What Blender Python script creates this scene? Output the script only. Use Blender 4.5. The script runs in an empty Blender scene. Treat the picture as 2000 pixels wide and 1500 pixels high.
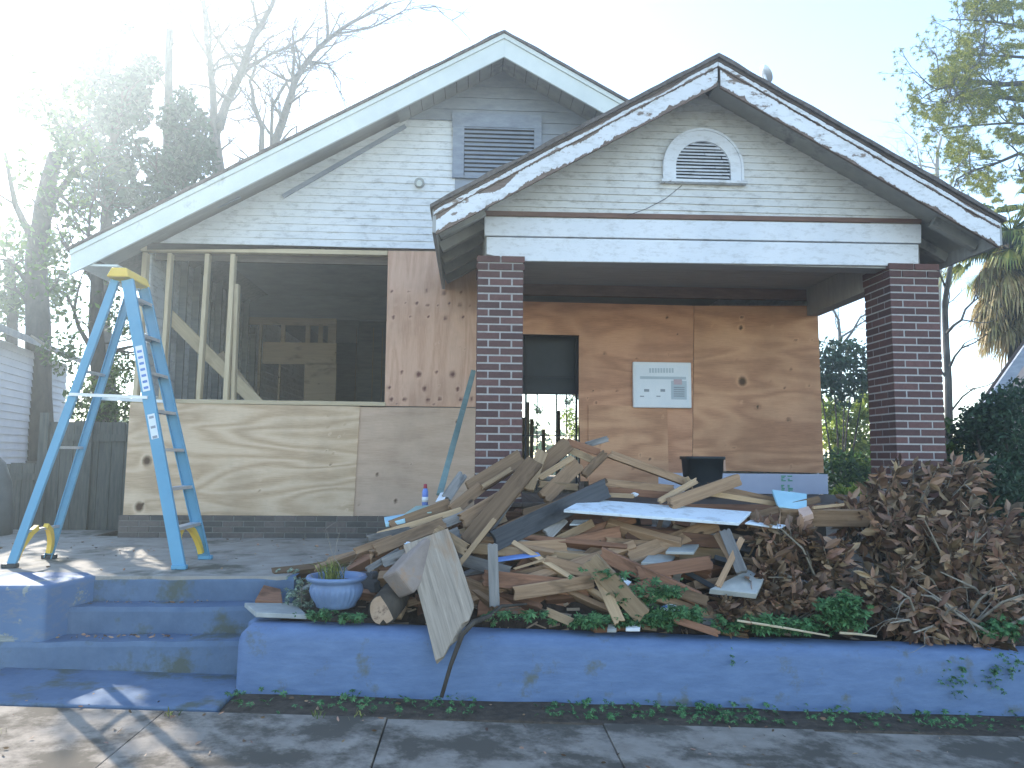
import bpy, math, random
from mathutils import Vector, Matrix, Euler, noise as mnoise
R = math.radians
random.seed(7)
S = bpy.context.scene
# ------------------------------------------------------------------ camera
YAW, PITCH, ROLL, F = 3.0, 5.5, 0.5, 1480.0
EYE = Vector((0, 0, 1.42))
cm = (Matrix.Rotation(R(-YAW), 3, 'Z') @ Matrix.Rotation(R(90 + PITCH), 3, 'X') @ Matrix.Rotation(R(ROLL), 3, 'Z'))
cd = bpy.data.cameras.new('camera'); cam = bpy.data.objects.new('camera', cd)
S.collection.objects.link(cam); S.camera = cam
cd.sensor_width = 36; cd.lens = 36 * F / 2000; cd.clip_start = .05; cd.clip_end = 3000
cam.matrix_world = Matrix.Translation(EYE) @ cm.to_4x4()
# ------------------------------------------------------------------ world, sun, exposure
SUN_EL, SUN_AZ = 31.0, -34.0
w = bpy.data.worlds.new('World'); S.world = w; w.use_nodes = True
nt = w.node_tree; nt.nodes.clear()
wo = nt.nodes.new('ShaderNodeOutputWorld'); bg = nt.nodes.new('ShaderNodeBackground'); sk = nt.nodes.new('ShaderNodeTexSky')
sk.sky_type = 'NISHITA'; sk.sun_disc = False; sk.sun_elevation = R(SUN_EL); sk.sun_rotation = R(SUN_AZ)
sk.air_density = 1.0; sk.dust_density = .15; sk.ozone_density = 1.0
bg.inputs['Strength'].default_value = .15
nt.links.new(sk.outputs[0], bg.inputs[0]); nt.links.new(bg.outputs[0], wo.inputs[0])
sl = bpy.data.lights.new('sun', 'SUN'); sl.energy = 3.2; sl.angle = R(.5); sl.color = (1, .93, .82)
so = bpy.data.objects.new('sun', sl); S.collection.objects.link(so)
sd = Vector((math.sin(R(SUN_AZ)) * math.cos(R(SUN_EL)), math.cos(R(SUN_AZ)) * math.cos(R(SUN_EL)), math.sin(R(SUN_EL))))
so.rotation_euler = sd.to_track_quat('Z', 'Y').to_euler()
S.view_settings.view_transform = 'Standard'; S.view_settings.look = 'None'
S.view_settings.exposure = 1.8; S.view_settings.gamma = 1
S.render.resolution_x = 1024; S.render.resolution_y = 768

# ------------------------------------------------------------------ helpers
def ray(px, py): return cm @ Vector(((px - 1000) / F, (750 - py) / F, -1))
def P(px, py, Y):
    d = ray(px, py); return EYE + d * (Y / d.y)
def G(px, py, z):
    d = ray(px, py); return EYE + d * ((z - EYE.z) / d.z)

def tag(o, label=None, cat=None, group=None, kind=None):
    if label: o['label'] = label
    if cat: o['category'] = cat
    if group: o['group'] = group
    if kind: o['kind'] = kind
    return o
def thing(name, label, cat, loc=(0, 0, 0), group=None):
    o = bpy.data.objects.new(name, None); S.collection.objects.link(o); o.location = loc
    o.empty_display_size = .1
    return tag(o, label, cat, group)

class MB:
    def __init__(s): s.v = []; s.f = []; s.k = []; s.uv = None
    def add(s, vs, fs):
        b = len(s.v); s.v += [Vector(v) for v in vs]; s.f += [tuple(i + b for i in f) for f in fs]
    def box(s, lo, hi):
        x0, y0, z0 = lo; x1, y1, z1 = hi
        s.add([(x0,y0,z0),(x1,y0,z0),(x1,y1,z0),(x0,y1,z0),(x0,y0,z1),(x1,y0,z1),(x1,y1,z1),(x0,y1,z1)],
              [(0,3,2,1),(4,5,6,7),(0,1,5,4),(1,2,6,5),(2,3,7,6),(3,0,4,7)])
    def bar(s, a, b, w, t, up=(0, 0, 1), taper=1.0):
        # box along a->b; w = size along 'up', t = size across
        a = Vector(a); b = Vector(b); d = (b - a).normalized(); u = Vector(up); n = d.cross(u)
        if n.length < 1e-4: n = d.cross(Vector((1, 0, 0)))
        n.normalize(); u = n.cross(d)
        vs = []
        for p, k in ((a, 1), (b, taper)):
            for sx, sz in ((-1,-1),(1,-1),(1,1),(-1,1)): vs.append(p + n * (sx * t * k / 2) + u * (sz * w * k / 2))
        s.add(vs, [(0,1,2,3)[::-1], (4,5,6,7), (0,1,5,4), (1,2,6,5), (2,3,7,6), (3,0,4,7)])
    def prism(s, poly, y0, y1):   # poly = [(x,z)] in XZ, extruded y0..y1
        n = len(poly)
        s.add([(x, y0, z) for x, z in poly] + [(x, y1, z) for x, z in poly],
              [tuple(range(n)), tuple(range(2*n-1, n-1, -1))] + [(i, i+n, (i+1)%n+n, (i+1)%n) for i in range(n)])
    def tube(s, pts, rad, seg=6, cap=True):
        pts = [Vector(p) for p in pts]; n = len(pts); b = len(s.v)
        ref = Vector((.3, .9, .2)).normalized(); ring = []
        for i, p in enumerate(pts):
            d = (pts[min(i+1, n-1)] - pts[max(i-1, 0)]).normalized()
            a = d.cross(ref)
            if a.length < 1e-3: a = d.cross(Vector((1, 0, 0)))
            a.normalize(); c = d.cross(a); r = rad[i] if hasattr(rad, '__len__') else rad
            for k in range(seg):
                t = 2*math.pi*k/seg; s.v.append(p + a*(r*math.cos(t)) + c*(r*math.sin(t)))
        for i in range(n-1):
            for k in range(seg):
                k2 = (k+1) % seg
                s.f.append((b+i*seg+k, b+i*seg+k2, b+(i+1)*seg+k2, b+(i+1)*seg+k))
        if cap:
            s.f.append(tuple(b+k for k in range(seg))[::-1]); s.f.append(tuple(b+(n-1)*seg+k for k in range(seg)))
    def lathe(s, c, prof, seg=32, flute=0, nf=16):
        b = len(s.v); c = Vector(c)
        for r, z, fl in prof:
            for k in range(seg):
                t = 2*math.pi*k/seg; rr = r * (1 + flute*fl*math.cos(nf*t))
                s.v.append(c + Vector((rr*math.cos(t), rr*math.sin(t), z)))
        for i in range(len(prof)-1):
            for k in range(seg):
                k2 = (k+1) % seg; s.f.append((b+i*seg+k, b+i*seg+k2, b+(i+1)*seg+k2, b+(i+1)*seg+k))
        s.f.append(tuple(b+k for k in range(seg))[::-1])
        s.f.append(tuple(b+(len(prof)-1)*seg+k for k in range(seg)))
    def build(s, name, mat, parent=None, smooth=False, origin=None):
        me = bpy.data.meshes.new(name)
        o = bpy.data.objects.new(name, me); S.collection.objects.link(o)
        if parent is not None:
            org = Vector(parent.location); q = parent
            while q.parent: q = q.parent; org = org + q.location
            o.parent = parent
        else:
            org = Vector(origin) if origin is not None else Vector((0, 0, 0)); o.location = org
        me.from_pydata([tuple(v - org) for v in s.v], [], s.f)
        for m in (mat if isinstance(mat, (list, tuple)) else [mat]): me.materials.append(m)
        if s.k: me.polygons.foreach_set('material_index', s.k)
        if smooth: me.polygons.foreach_set('use_smooth', [True]*len(me.polygons))
        me.update(); return o

def bevel(o, w=.006, seg=2):
    m = o.modifiers.new('bevel', 'BEVEL'); m.width = w; m.segments = seg; m.limit_method = 'ANGLE'
    return o

# ------------------------------------------------------------------ materials
def base_mat(name):
    m = bpy.data.materials.new(name); m.use_nodes = True
    n = m.node_tree.nodes; b = n['Principled BSDF']; return m, m.node_tree, n, b
def N(nt, t, **kw):
    x = nt.nodes.new(t)
    for k, v in kw.items():
        if k in x.inputs: x.inputs[k].default_value = v
        else: setattr(x, k, v)
    return x
def ramp(nt, src, stops):
    r = nt.nodes.new('ShaderNodeValToRGB'); e = r.color_ramp.elements
    while len(e) < len(stops): e.new(.5)
    for q, (p, c) in zip(e, stops): q.position = p; q.color = (*c, 1) if len(c) == 3 else c
    nt.links.new(src, r.inputs[0]); return r.outputs[0]
def coords(nt, scale, kind='Object', rnd=False):
    tc = N(nt, 'ShaderNodeTexCoord'); mp = N(nt, 'ShaderNodeMapping'); mp.inputs['Scale'].default_value = scale
    nt.links.new(tc.outputs[kind], mp.inputs[0])
    if rnd:
        oi = N(nt, 'ShaderNodeObjectInfo'); mu = N(nt, 'ShaderNodeVectorMath', operation='SCALE'); mu.inputs[0].default_value = (37, 91, 53)
        nt.links.new(oi.outputs['Random'], mu.inputs['Scale']); nt.links.new(mu.outputs[0], mp.inputs['Location'])
    return mp.outputs[0]
def noise(nt, vec, scale, detail=5, rough=.6, dist=0):
    x = N(nt, 'ShaderNodeTexNoise'); x.inputs['Scale'].default_value = scale; x.inputs['Detail'].default_value = detail
    x.inputs['Roughness'].default_value = rough; x.inputs['Distortion'].default_value = dist
    nt.links.new(vec, x.inputs['Vector']); return x.outputs[0]
def mix(nt, f, a, b, mode='MIX'):
    x = N(nt, 'ShaderNodeMix', data_type='RGBA', blend_type=mode)
    for s, v in (('Factor', f), ('A', a), ('B', b)):
        i = [q for q in x.inputs if q.name == s and (q.type == 'RGBA' or (s == 'Factor' and q.type == 'VALUE'))][0]
        if hasattr(v, 'default_value') or hasattr(v, 'is_output'): nt.links.new(v, i)
        elif s == 'Factor': i.default_value = v
        else: i.default_value = (*v, 1)
    return [q for q in x.outputs if q.type == 'RGBA'][0]
def bump(nt, b, h, strength=.3, dist=.01):
    x = N(nt, 'ShaderNodeBump'); x.inputs['Strength'].default_value = strength; x.inputs['Distance'].default_value = dist
    nt.links.new(h, x.inputs['Height']); nt.links.new(x.outputs[0], b.inputs['Normal'])
def island_hsv(nt, col, dv=.35, ds=.0, dh=0.0, obj=False):
    g = N(nt, 'ShaderNodeObjectInfo') if obj else N(nt, 'ShaderNodeNewGeometry')
    out = g.outputs['Random'] if obj else g.outputs['Random Per Island']
    h = N(nt, 'ShaderNodeHueSaturation'); mr = N(nt, 'ShaderNodeMapRange')
    mr.inputs['To Min'].default_value = 1 - dv; mr.inputs['To Max'].default_value = 1 + dv
    nt.links.new(out, mr.inputs[0]); nt.links.new(mr.outputs[0], h.inputs['Value']); nt.links.new(col, h.inputs['Color'])
    if dh:
        m2 = N(nt, 'ShaderNodeMapRange'); m2.inputs['To Min'].default_value = .5 - dh; m2.inputs['To Max'].default_value = .5 + dh
        wn = N(nt, 'ShaderNodeTexWhiteNoise', noise_dimensions='1D'); nt.links.new(out, wn.inputs['W'])
        nt.links.new(wn.outputs[0], m2.inputs[0]); nt.links.new(m2.outputs[0], h.inputs['Hue'])
    return h.outputs[0]
def simple(name, c1, c2, scale=6, stretch=(1, 1, 1), rough=.8, bs=.25, bd=.005, rnd=False, dv=0, metal=0, dirt=None, dirt_th=.6, dirt_scale=3, coordk='Object'):
    m, nt, n, b = base_mat(name); v = coords(nt, stretch, coordk, rnd)
    h = noise(nt, v, scale, 6, .65); col = ramp(nt, h, [(.3, c1), (.7, c2)])
    if dirt:
        d = noise(nt, coords(nt, (1, 1, 1), coordk, rnd), dirt_scale, 8, .7)
        f = ramp(nt, d, [(dirt_th - .06, (0, 0, 0)), (dirt_th + .06, (1, 1, 1))]); col = mix(nt, f, col, dirt)
    if dv: col = island_hsv(nt, col, dv, obj=True)
    nt.links.new(col, b.inputs['Base Color']); b.inputs['Roughness'].default_value = rough; b.inputs['Metallic'].default_value = metal
    b.inputs['Specular IOR Level'].default_value = .3
    if bs: bump(nt, b, h, bs, bd)
    return m
def wood(name, c1, c2, dv=.25, rough=.8, knots=(.05, .03, .02), streak=None):
    # grain runs along local X of every board
    m, nt, n, b = base_mat(name); v = coords(nt, (1.2, 26, 26), 'Object', True)
    h = noise(nt, v, 1.6, 7, .7, .6); col = ramp(nt, h, [(.28, c1), (.72, c2)])
    v2 = coords(nt, (2.2, 7, 7), 'Object', True)
    d = noise(nt, v2, 1.1, 4, .6, .3); f = ramp(nt, d, [(.55, (0, 0, 0)), (.75, (1, 1, 1))]); col = mix(nt, f, col, streak or tuple(x * .45 for x in c1))
    vo = N(nt, 'ShaderNodeTexVoronoi'); vo.inputs['Scale'].default_value = 1.0
    nt.links.new(coords(nt, (3, 7, 7), 'Object', True), vo.inputs['Vector'])
    kf = ramp(nt, vo.outputs['Distance'], [(.05, (1, 1, 1)), (.11, (0, 0, 0))]); col = mix(nt, kf, col, knots)
    col = island_hsv(nt, col, dv, obj=True)
    nt.links.new(col, b.inputs['Base Color']); b.inputs['Roughness'].default_value = rough
    b.inputs['Specular IOR Level'].default_value = .25; bump(nt, b, h, .5, .004); return m
def peel(name, paint, paint2, under, amount=.5, stretch=(1, 1, 1), scale=5, dirt=(.25, .24, .22), vert=None):
    m, nt, n, b = base_mat(name); v = coords(nt, stretch, 'Object', False)
    h = noise(nt, v, scale, 9, .72, .2); g = noise(nt, coords(nt, (1, 1, 1)), 1.3, 4, .6)
    paintc = ramp(nt, g, [(.35, paint), (.65, paint2)])
    d = noise(nt, coords(nt, (1, 1, 2.5)), 7, 8, .75); df = ramp(nt, d, [(.5, (0, 0, 0)), (.8, (1, 1, 1))])
    paintc = mix(nt, df, paintc, dirt)
    f = ramp(nt, h, [(amount - .012, (0, 0, 0)), (amount + .012, (1, 1, 1))])
    uc = ramp(nt, noise(nt, coords(nt, (2, 20, 20)), 3, 5), [(.3, tuple(x * .5 for x in under)), (.7, under)])
    col = mix(nt, f, paintc, uc)
    nt.links.new(col, b.inputs['Base Color']); b.inputs['Roughness'].default_value = .7; b.inputs['Specular IOR Level'].default_value = .25
    bump(nt, b, f, -.35, .003); return m
def ply(name, light, mid, dark, figure=9, axis='X', contrast=1.0, knot=(.10, .055, .03)):
    # flat-sawn veneer figure: noise contour lines stretched along the grain; 'knots' colour attribute marks knots
    m, nt, n, b = base_mat(name)
    st = (.55, 1, 2.6) if axis == 'X' else (3.2, 1, .45)
    v = coords(nt, st, 'Object', False)
    big = noise(nt, v, .9 if axis == 'X' else 1.3, 2, .5, .35)
    mu = N(nt, 'ShaderNodeMath', operation='MULTIPLY'); mu.inputs[1].default_value = figure * 6.28; nt.links.new(big, mu.inputs[0])
    at = N(nt, 'ShaderNodeVertexColor', layer_name='knots')
    ad = N(nt, 'ShaderNodeMath', operation='MULTIPLY_ADD'); ad.inputs[1].default_value = 9; nt.links.new(at.outputs[0], ad.inputs[0]); nt.links.new(mu.outputs[0], ad.inputs[2])
    si = N(nt, 'ShaderNodeMath', operation='SINE'); nt.links.new(ad.outputs[0], si.inputs[0])
    fine = noise(nt, coords(nt, (3, 1, 60) if axis == 'X' else (60, 1, 3)), 2.2, 5, .7)
    ma = N(nt, 'ShaderNodeMath', operation='MULTIPLY_ADD'); ma.inputs[1].default_value = .22 * contrast; nt.links.new(si.outputs[0], ma.inputs[0]); nt.links.new(fine, ma.inputs[2])
    col = ramp(nt, ma.outputs[0], [(.2, light), (.5, mid), (.85, dark)])
    bl = noise(nt, coords(nt, (1, 1, 1)), 1.1, 5, .65); col = mix(nt, ramp(nt, bl, [(.45, (0, 0, 0)), (.8, (.75,)*3)]), col, tuple(x*.55 for x in mid))
    kf = ramp(nt, at.outputs[0], [(.25, (0, 0, 0)), (.75, (1, 1, 1))]); col = mix(nt, kf, col, knot)
    nt.links.new(col, b.inputs['Base Color']); b.inputs['Roughness'].default_value = .75; b.inputs['Specular IOR Level'].default_value = .25
    bump(nt, b, ma.outputs[0], .15, .002); return m
def leafmat(name, c1, c2, dv=.4, trans=.35, dh=.02, rough=.55):
    m, nt, n, b = base_mat(name)
    g = N(nt, 'ShaderNodeNewGeometry'); col = ramp(nt, g.outputs['Random Per Island'], [(0, c1), (1, c2)])
    col = island_hsv(nt, col, dv, dh=dh)
    nt.links.new(col, b.inputs['Base Color']); b.inputs['Roughness'].default_value = rough; b.inputs['Specular IOR Level'].default_value = .2
    tr = N(nt, 'ShaderNodeBsdfTranslucent'); mx = N(nt, 'ShaderNodeMixShader'); mx.inputs[0].default_value = trans
    nt.links.new(col, tr.inputs[0]); nt.links.new(b.outputs[0], mx.inputs[1]); nt.links.new(tr.outputs[0], mx.inputs[2])
    nt.links.new(mx.outputs[0], n['Material Output'].inputs[0]); return m

M = {}
M['conc'] = simple('weathered_concrete', (.26,.235,.20), (.40,.365,.32), 5, rough=.9, bs=.5, bd=.006, dirt=(.13,.12,.09), dirt_th=.58, dirt_scale=1.6)
M['walk'] = simple('sidewalk_concrete', (.23,.195,.16), (.34,.295,.245), 9, rough=.92, bs=.5, bd=.005, dirt=(.10,.085,.066), dirt_th=.5, dirt_scale=2.3)
M['soil'] = simple('soil', (.045,.035,.025), (.12,.09,.065), 14, rough=1, bs=1, bd=.03)
M['lawn'] = simple('ground_far', (.05,.06,.03), (.12,.12,.06), 3, rough=1, bs=.6, bd=.03)
M['blue'] = simple('blue_painted_concrete', (.10,.155,.27), (.145,.215,.35), 5, (1,1,3.4), rough=.75, bs=.7, bd=.010, dirt=(.12,.135,.13), dirt_th=.625, dirt_scale=4.2)
M['bluestep'] = simple('worn_blue_step', (.085,.13,.205), (.14,.20,.29), 4, rough=.85, bs=.7, bd=.01, dirt=(.10,.115,.10), dirt_th=.58, dirt_scale=3.4)
M['bluewhite'] = peel('worn_blue_top', (.085,.145,.26), (.12,.19,.31), (.34,.36,.34), .57, scale=3)
M['siding'] = peel('old_white_siding', (.68,.70,.72), (.78,.79,.80), (.30,.27,.24), .70, (1,1,4), 4, (.30,.30,.30))
M['siding2'] = peel('dirty_white_siding', (.60,.60,.59), (.72,.72,.71), (.24,.20,.17), .68, (1,1,3), 4, (.24,.22,.20))
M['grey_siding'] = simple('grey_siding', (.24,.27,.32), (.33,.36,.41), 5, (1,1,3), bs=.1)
M['trim'] = simple('white_rake_trim', (.62,.66,.64), (.74,.77,.74), 3, bs=.1, dirt=(.42,.44,.42), dirt_th=.66)
M['peeltrim'] = peel('peeling_white_trim', (.66,.68,.72), (.74,.76,.79), (.33,.26,.22), .625, (1.4,1,3.2), 3.0)
M['barewood'] = simple('bare_trim_wood', (.13,.095,.075), (.24,.18,.15), 5, (2,1,14), bs=.4)
M['beam'] = peel('white_beam', (.68,.71,.76), (.76,.78,.82), (.26,.20,.17), .70, (1,1,4), 4, (.40,.40,.40))
M['greytrim'] = simple('grey_painted_wood', (.22,.25,.31), (.32,.36,.43), 6, (1,1,3), bs=.3)
M['shingle'] = simple('roof_shingle', (.08,.07,.065), (.19,.165,.15), 22, rough=.95, bs=1, bd=.015)
M['dkwood'] = simple('dark_old_wood', (.07,.055,.045), (.14,.11,.095), 5, (1,6,6), rough=.9)
M['soffit'] = simple('soffit_panel', (.28,.28,.27), (.40,.39,.36), 4, bs=.15, dirt=(.2,.2,.2), dirt_th=.6)
M['porchceil'] = simple('porch_ceiling_boards', (.29,.29,.29), (.38,.38,.37), 4, (1,6,1))
M['brick'] = None
def brickmat(name, c1, c2, dv=.35):
    m, nt, n, b = base_mat(name); g = N(nt, 'ShaderNodeNewGeometry')
    col = ramp(nt, g.outputs['Random Per Island'], [(0, c1), (.8, c2), (1, tuple(x*1.25 for x in c2))]); h = noise(nt, coords(nt, (1,1,1)), 30, 6, .7)
    col = mix(nt, ramp(nt, h, [(.3, (0,0,0)), (.75, (.5,.5,.5))]), col, tuple(x*.4 for x in c1)); nt.links.new(col, b.inputs['Base Color'])
    b.inputs['Roughness'].default_value = .85; bump(nt, b, h, .6, .004); return m
M['brick'] = brickmat('dark_red_brick', (.095,.05,.048), (.145,.072,.066))
M['oldbrick'] = brickmat('old_base_brick', (.09,.085,.075), (.15,.12,.105))
M['mortar'] = simple('mortar', (.36,.345,.34), (.48,.46,.455), 30, bs=.6)
M['dkmortar'] = simple('old_mortar', (.16,.16,.14), (.26,.25,.23), 30, bs=.6)
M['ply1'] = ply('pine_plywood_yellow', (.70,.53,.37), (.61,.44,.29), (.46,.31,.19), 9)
M['ply2'] = ply('pine_plywood_pink', (.64,.46,.34), (.56,.40,.29), (.44,.29,.20), 5, contrast=.5)
M['ply3'] = ply('pine_plywood_vertical', (.69,.45,.325), (.62,.385,.27), (.48,.27,.175), 6, 'Z', .6, knot=(.15,.06,.05))
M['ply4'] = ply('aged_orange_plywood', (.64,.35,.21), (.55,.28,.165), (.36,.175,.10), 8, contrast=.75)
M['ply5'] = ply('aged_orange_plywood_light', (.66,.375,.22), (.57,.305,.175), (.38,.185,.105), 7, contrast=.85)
M['lumber'] = wood('new_pine_lumber', (.46,.36,.23), (.62,.51,.35), .12, knots=(.25,.15,.08), streak=(.40,.31,.2))
M['wallin'] = simple('veil_grey_board', (.20,.215,.22), (.30,.31,.31), 3, (1,1,6))  # interior boards greyed and lightened to imitate the flare veil
M['inner'] = wood('interior_old_framing', (.30,.23,.16), (.44,.35,.25), .2)
M['brown'] = wood('old_brown_board', (.165,.098,.055), (.35,.225,.135), .45)
M['red'] = wood('reddish_heart_pine', (.15,.07,.042), (.28,.145,.085), .4)
M['tan'] = wood('torn_tan_board', (.29,.19,.11), (.50,.35,.21), .3)
M['grey'] = wood('weathered_grey_board', (.15,.145,.14), (.30,.28,.26), .3)
M['greytan'] = wood('weathered_wide_plank', (.19,.155,.12), (.44,.36,.28), .05, streak=(.30,.18,.10))
M['dkblue'] = wood('dark_stained_beam', (.045,.05,.058), (.10,.10,.105), .1)
M['whitebd'] = peel('white_painted_board', (.66,.72,.77), (.72,.78,.82), (.20,.19,.18), .69, (1,1,1), 7)
M['paleb'] = simple('pale_plaster_board', (.28,.29,.28), (.42,.42,.39), 8, rnd=True)
M['foam'] = simple('light_blue_foam', (.30,.52,.62), (.40,.62,.72), 5, rough=.6, bs=.1)
M['bluep'] = simple('blue_painted_panel', (.12,.22,.50), (.18,.30,.62), 5)
M['greenp'] = simple('pale_green_panel', (.28,.38,.32), (.38,.48,.42), 5)
M['greenpole'] = simple('grey_green_paint', (.14,.22,.21), (.24,.33,.31), 5, (1,1,1), dirt=(.2,.17,.14), dirt_th=.65, dirt_scale=9)
M['fiber'] = simple('blue_fibreglass', (.105,.29,.43), (.135,.35,.51), 2, rough=.45, bs=.05)
M['yellow'] = simple('yellow_plastic', (.68,.44,.06), (.78,.54,.10), 3, rough=.45, bs=.05)
M['alu'] = simple('aluminium', (.55,.57,.60), (.68,.70,.72), 8, rough=.4, metal=.6, bs=.05)
M['black'] = simple('black_plastic', (.02,.025,.03), (.035,.04,.045), 5, rough=.5, bs=.1)
M['iron'] = simple('black_iron', (.015,.015,.018), (.03,.03,.035), 12, rough=.6)
M['pot'] = simple('blue_glazed_pot', (.12,.18,.31), (.17,.25,.40), 7, rough=.4, bs=.1)
M['white'] = simple('white_plastic', (.70,.72,.73), (.78,.79,.80), 4, rough=.5, bs=.1)
M['paper'] = simple('white_paper', (.66,.70,.74), (.76,.78,.80), 4, rough=.35, bs=.25, bd=.004)
M['ink'] = simple('grey_ink', (.25,.27,.30), (.33,.35,.38), 6, bs=0)
M['redink'] = simple('faded_red_ink', (.50,.36,.40), (.56,.44,.46), 6, bs=0)
M['paleink'] = simple('pale_blue_grey_ink', (.44,.50,.54), (.50,.56,.60), 6, bs=0)
M['greenink'] = simple('green_ink', (.06,.32,.16), (.10,.42,.22), 6, bs=0)
M['bark'] = simple('bark', (.035,.03,.026), (.09,.075,.06), 9, (1,1,.4), rough=.95, bs=1, bd=.02)
M['barkgrey'] = simple('grey_bark', (.06,.055,.05), (.13,.12,.105), 9, (1,1,.4), rough=.95, bs=1, bd=.02)
M['blockw'] = simple('worn_block_face', (.20,.155,.13), (.34,.275,.235), 4, (1,1,1), bs=.5, dirt=(.36,.21,.12), dirt_th=.62, dirt_scale=5)
M['endgrain'] = simple('cut_wood_end', (.34,.22,.14), (.50,.36,.25), 9, bs=.4, dirt=(.15,.09,.06), dirt_th=.58, dirt_scale=12)
M['leaf'] = leafmat('green_foliage', (.045,.085,.02), (.09,.15,.035))
M['leafyel'] = leafmat('yellow_green_foliage', (.16,.24,.03), (.32,.36,.07), trans=.55)
M['leafdk'] = leafmat('dark_evergreen_foliage', (.022,.05,.026), (.045,.085,.045), trans=.2)
M['needle'] = leafmat('pine_needles', (.13,.18,.03), (.32,.31,.06), trans=.4)
M['palm'] = leafmat('palm_frond', (.12,.17,.04), (.28,.28,.08), trans=.4)
M['deadpalm'] = leafmat('dead_palm_frond', (.24,.17,.07), (.42,.34,.16), trans=.3)
M['dead'] = leafmat('dead_brown_leaf', (.12,.07,.042), (.32,.205,.13), .5, trans=.12, rough=.45)
M['weed'] = leafmat('weed_leaf', (.045,.125,.045), (.105,.22,.085), trans=.25)
M['grassl'] = leafmat('grass_blade', (.10,.15,.04), (.28,.28,.10), trans=.4)
M['twig'] = simple('grey_twig', (.20,.17,.13), (.34,.30,.24), 20, bs=.2)
M['nsiding'] = simple('neighbour_white_siding', (.52,.56,.62), (.62,.65,.70), 3, bs=.1)
M['nroof'] = simple('neighbour_roof', (.20,.22,.23), (.32,.33,.33), 8, bs=.5)
M['pinkwall'] = simple('pink_wall', (.42,.34,.33), (.50,.41,.39), 5)
M['fence'] = simple('dark_fence_board', (.055,.06,.055), (.12,.12,.105), 6, (6,6,.6), rough=.95)
M['tarp'] = simple('grey_cover', (.09,.10,.10), (.15,.16,.16), 3, rough=.6, bs=.5, bd=.02)
M['can'] = simple('blue_white_can', (.10,.17,.50), (.20,.30,.62), 20, (1,1,1), rough=.35, bs=0)
M['redcap'] = simple('red_cap', (.25,.03,.05), (.35,.05,.06), 5, rough=.4, bs=0)
M['pink'] = simple('pink_insulation', (.55,.36,.28), (.66,.46,.36), 12, bs=.8)

# ------------------------------------------------------------------ levels and slopes
ZS = .56                                  # upper slab level
def zg(x): return -.037 * (x + 1.6)       # pavement falls to the right
def zw(x): return .385 - .037 * (x + 1.6) # top of the retaining wall
YW = 4.80                                 # front of retaining wall

# ---- ground
def grid(x0, x1, y0, y1, nx, ny, zf):
    m = MB(); vs = [(x0+(x1-x0)*i/nx, y0+(y1-y0)*j/ny) for j in range(ny+1) for i in range(nx+1)]
    m.add([(x, y, zf(x, y)) for x, y in vs], [(j*(nx+1)+i, j*(nx+1)+i+1, (j+1)*(nx+1)+i+1, (j+1)*(nx+1)+i) for j in range(ny) for i in range(nx)])
    return m
def gz(x, y):
    t = max(0, min(1, (y - YW - .05) / .12)) if x > -1.40 else max(0, min(1, (y - 5.62) / .1))
    lo = zg(max(-12, min(12, x))) - (.03 if y < 4.42 or y > 6 or x < -1.4 else -.002)
    hi = (zw(max(-8, min(12, x))) - .035 if x > -1.40 else .36)
    hi = hi + max(0, min(1, (y - 7) / 3)) * (.45 - hi) if y > 7 else hi
    return lo + (hi - lo) * t + (.012 * mnoise.noise(Vector((x*3, y*3, 0))) if y > 3 else 0)
xs = [-400,-120,-50,-25,-12] + [-8+.25*i for i in range(26)] + [-1.44, -1.36] + [-1.25+.25*i for i in range(30)] + [8,12,25,50,120,400]
ys = [-200,-60,-15,-5,0,2,3,4,4.4,4.44,4.6,4.8,4.85,4.9,4.95,5,5.1,5.2,5.3,5.35,5.4,5.5] + [5.75+.25*i for i in range(16)] + [11,13,16,22,30,60,150,600]
m = MB(); m.add([(x, y, gz(x, y)) for y in ys for x in xs], [(j*len(xs)+i, j*len(xs)+i+1, (j+1)*len(xs)+i+1, (j+1)*len(xs)+i) for j in range(len(ys)-1) for i in range(len(xs)-1)])
m.k = [1 if ys[(i//(len(xs)-1))] < 4.35 else 0 for i in range(len(m.f))]
tag(m.build('ground', [M['soil'], simple('bounce_verge', (.16,.15,.09), (.26,.23,.15), 6, rough=1, bs=.6, bd=.02)]), kind='structure')  # unseen ground before the sidewalk, paled to bounce sun onto the porch
# pavement: slabs with joints, one sheet following the slope
m = MB(); x = -9.0
random.seed(3)
while x < 9:
    x1 = x + 1.22; e = .002
    for (ya, yb) in ((2.0, 3.2), (3.205, 4.44)):
        z0, z1 = zg(x), zg(x1); t = random.uniform(-.004, .006)
        m.add([(x+e,ya,z0+t),(x1-e,ya,z1+t),(x1-e,yb,z1+t),(x+e,yb,z0+t),(x+e,ya,z0-.08),(x1-e,ya,z1-.08),(x1-e,yb,z1-.08),(x+e,yb,z0-.08)],
              [(0,1,2,3),(4,5,1,0),(5,6,2,1),(6,7,3,2),(7,4,0,3)])
    x = x1 + random.choice((0, 0, .003))
tag(bevel(m.build('sidewalk', M['walk']), .004), kind='structure')
m = MB(); m.box((-60,-9,-.22), (60,1.6,-.13)); tag(m.build('road', simple('asphalt', (.17,.165,.155), (.25,.24,.225), 40)), kind='structure')  # unseen road, its asphalt lightened to bounce sun into the porch

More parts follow.
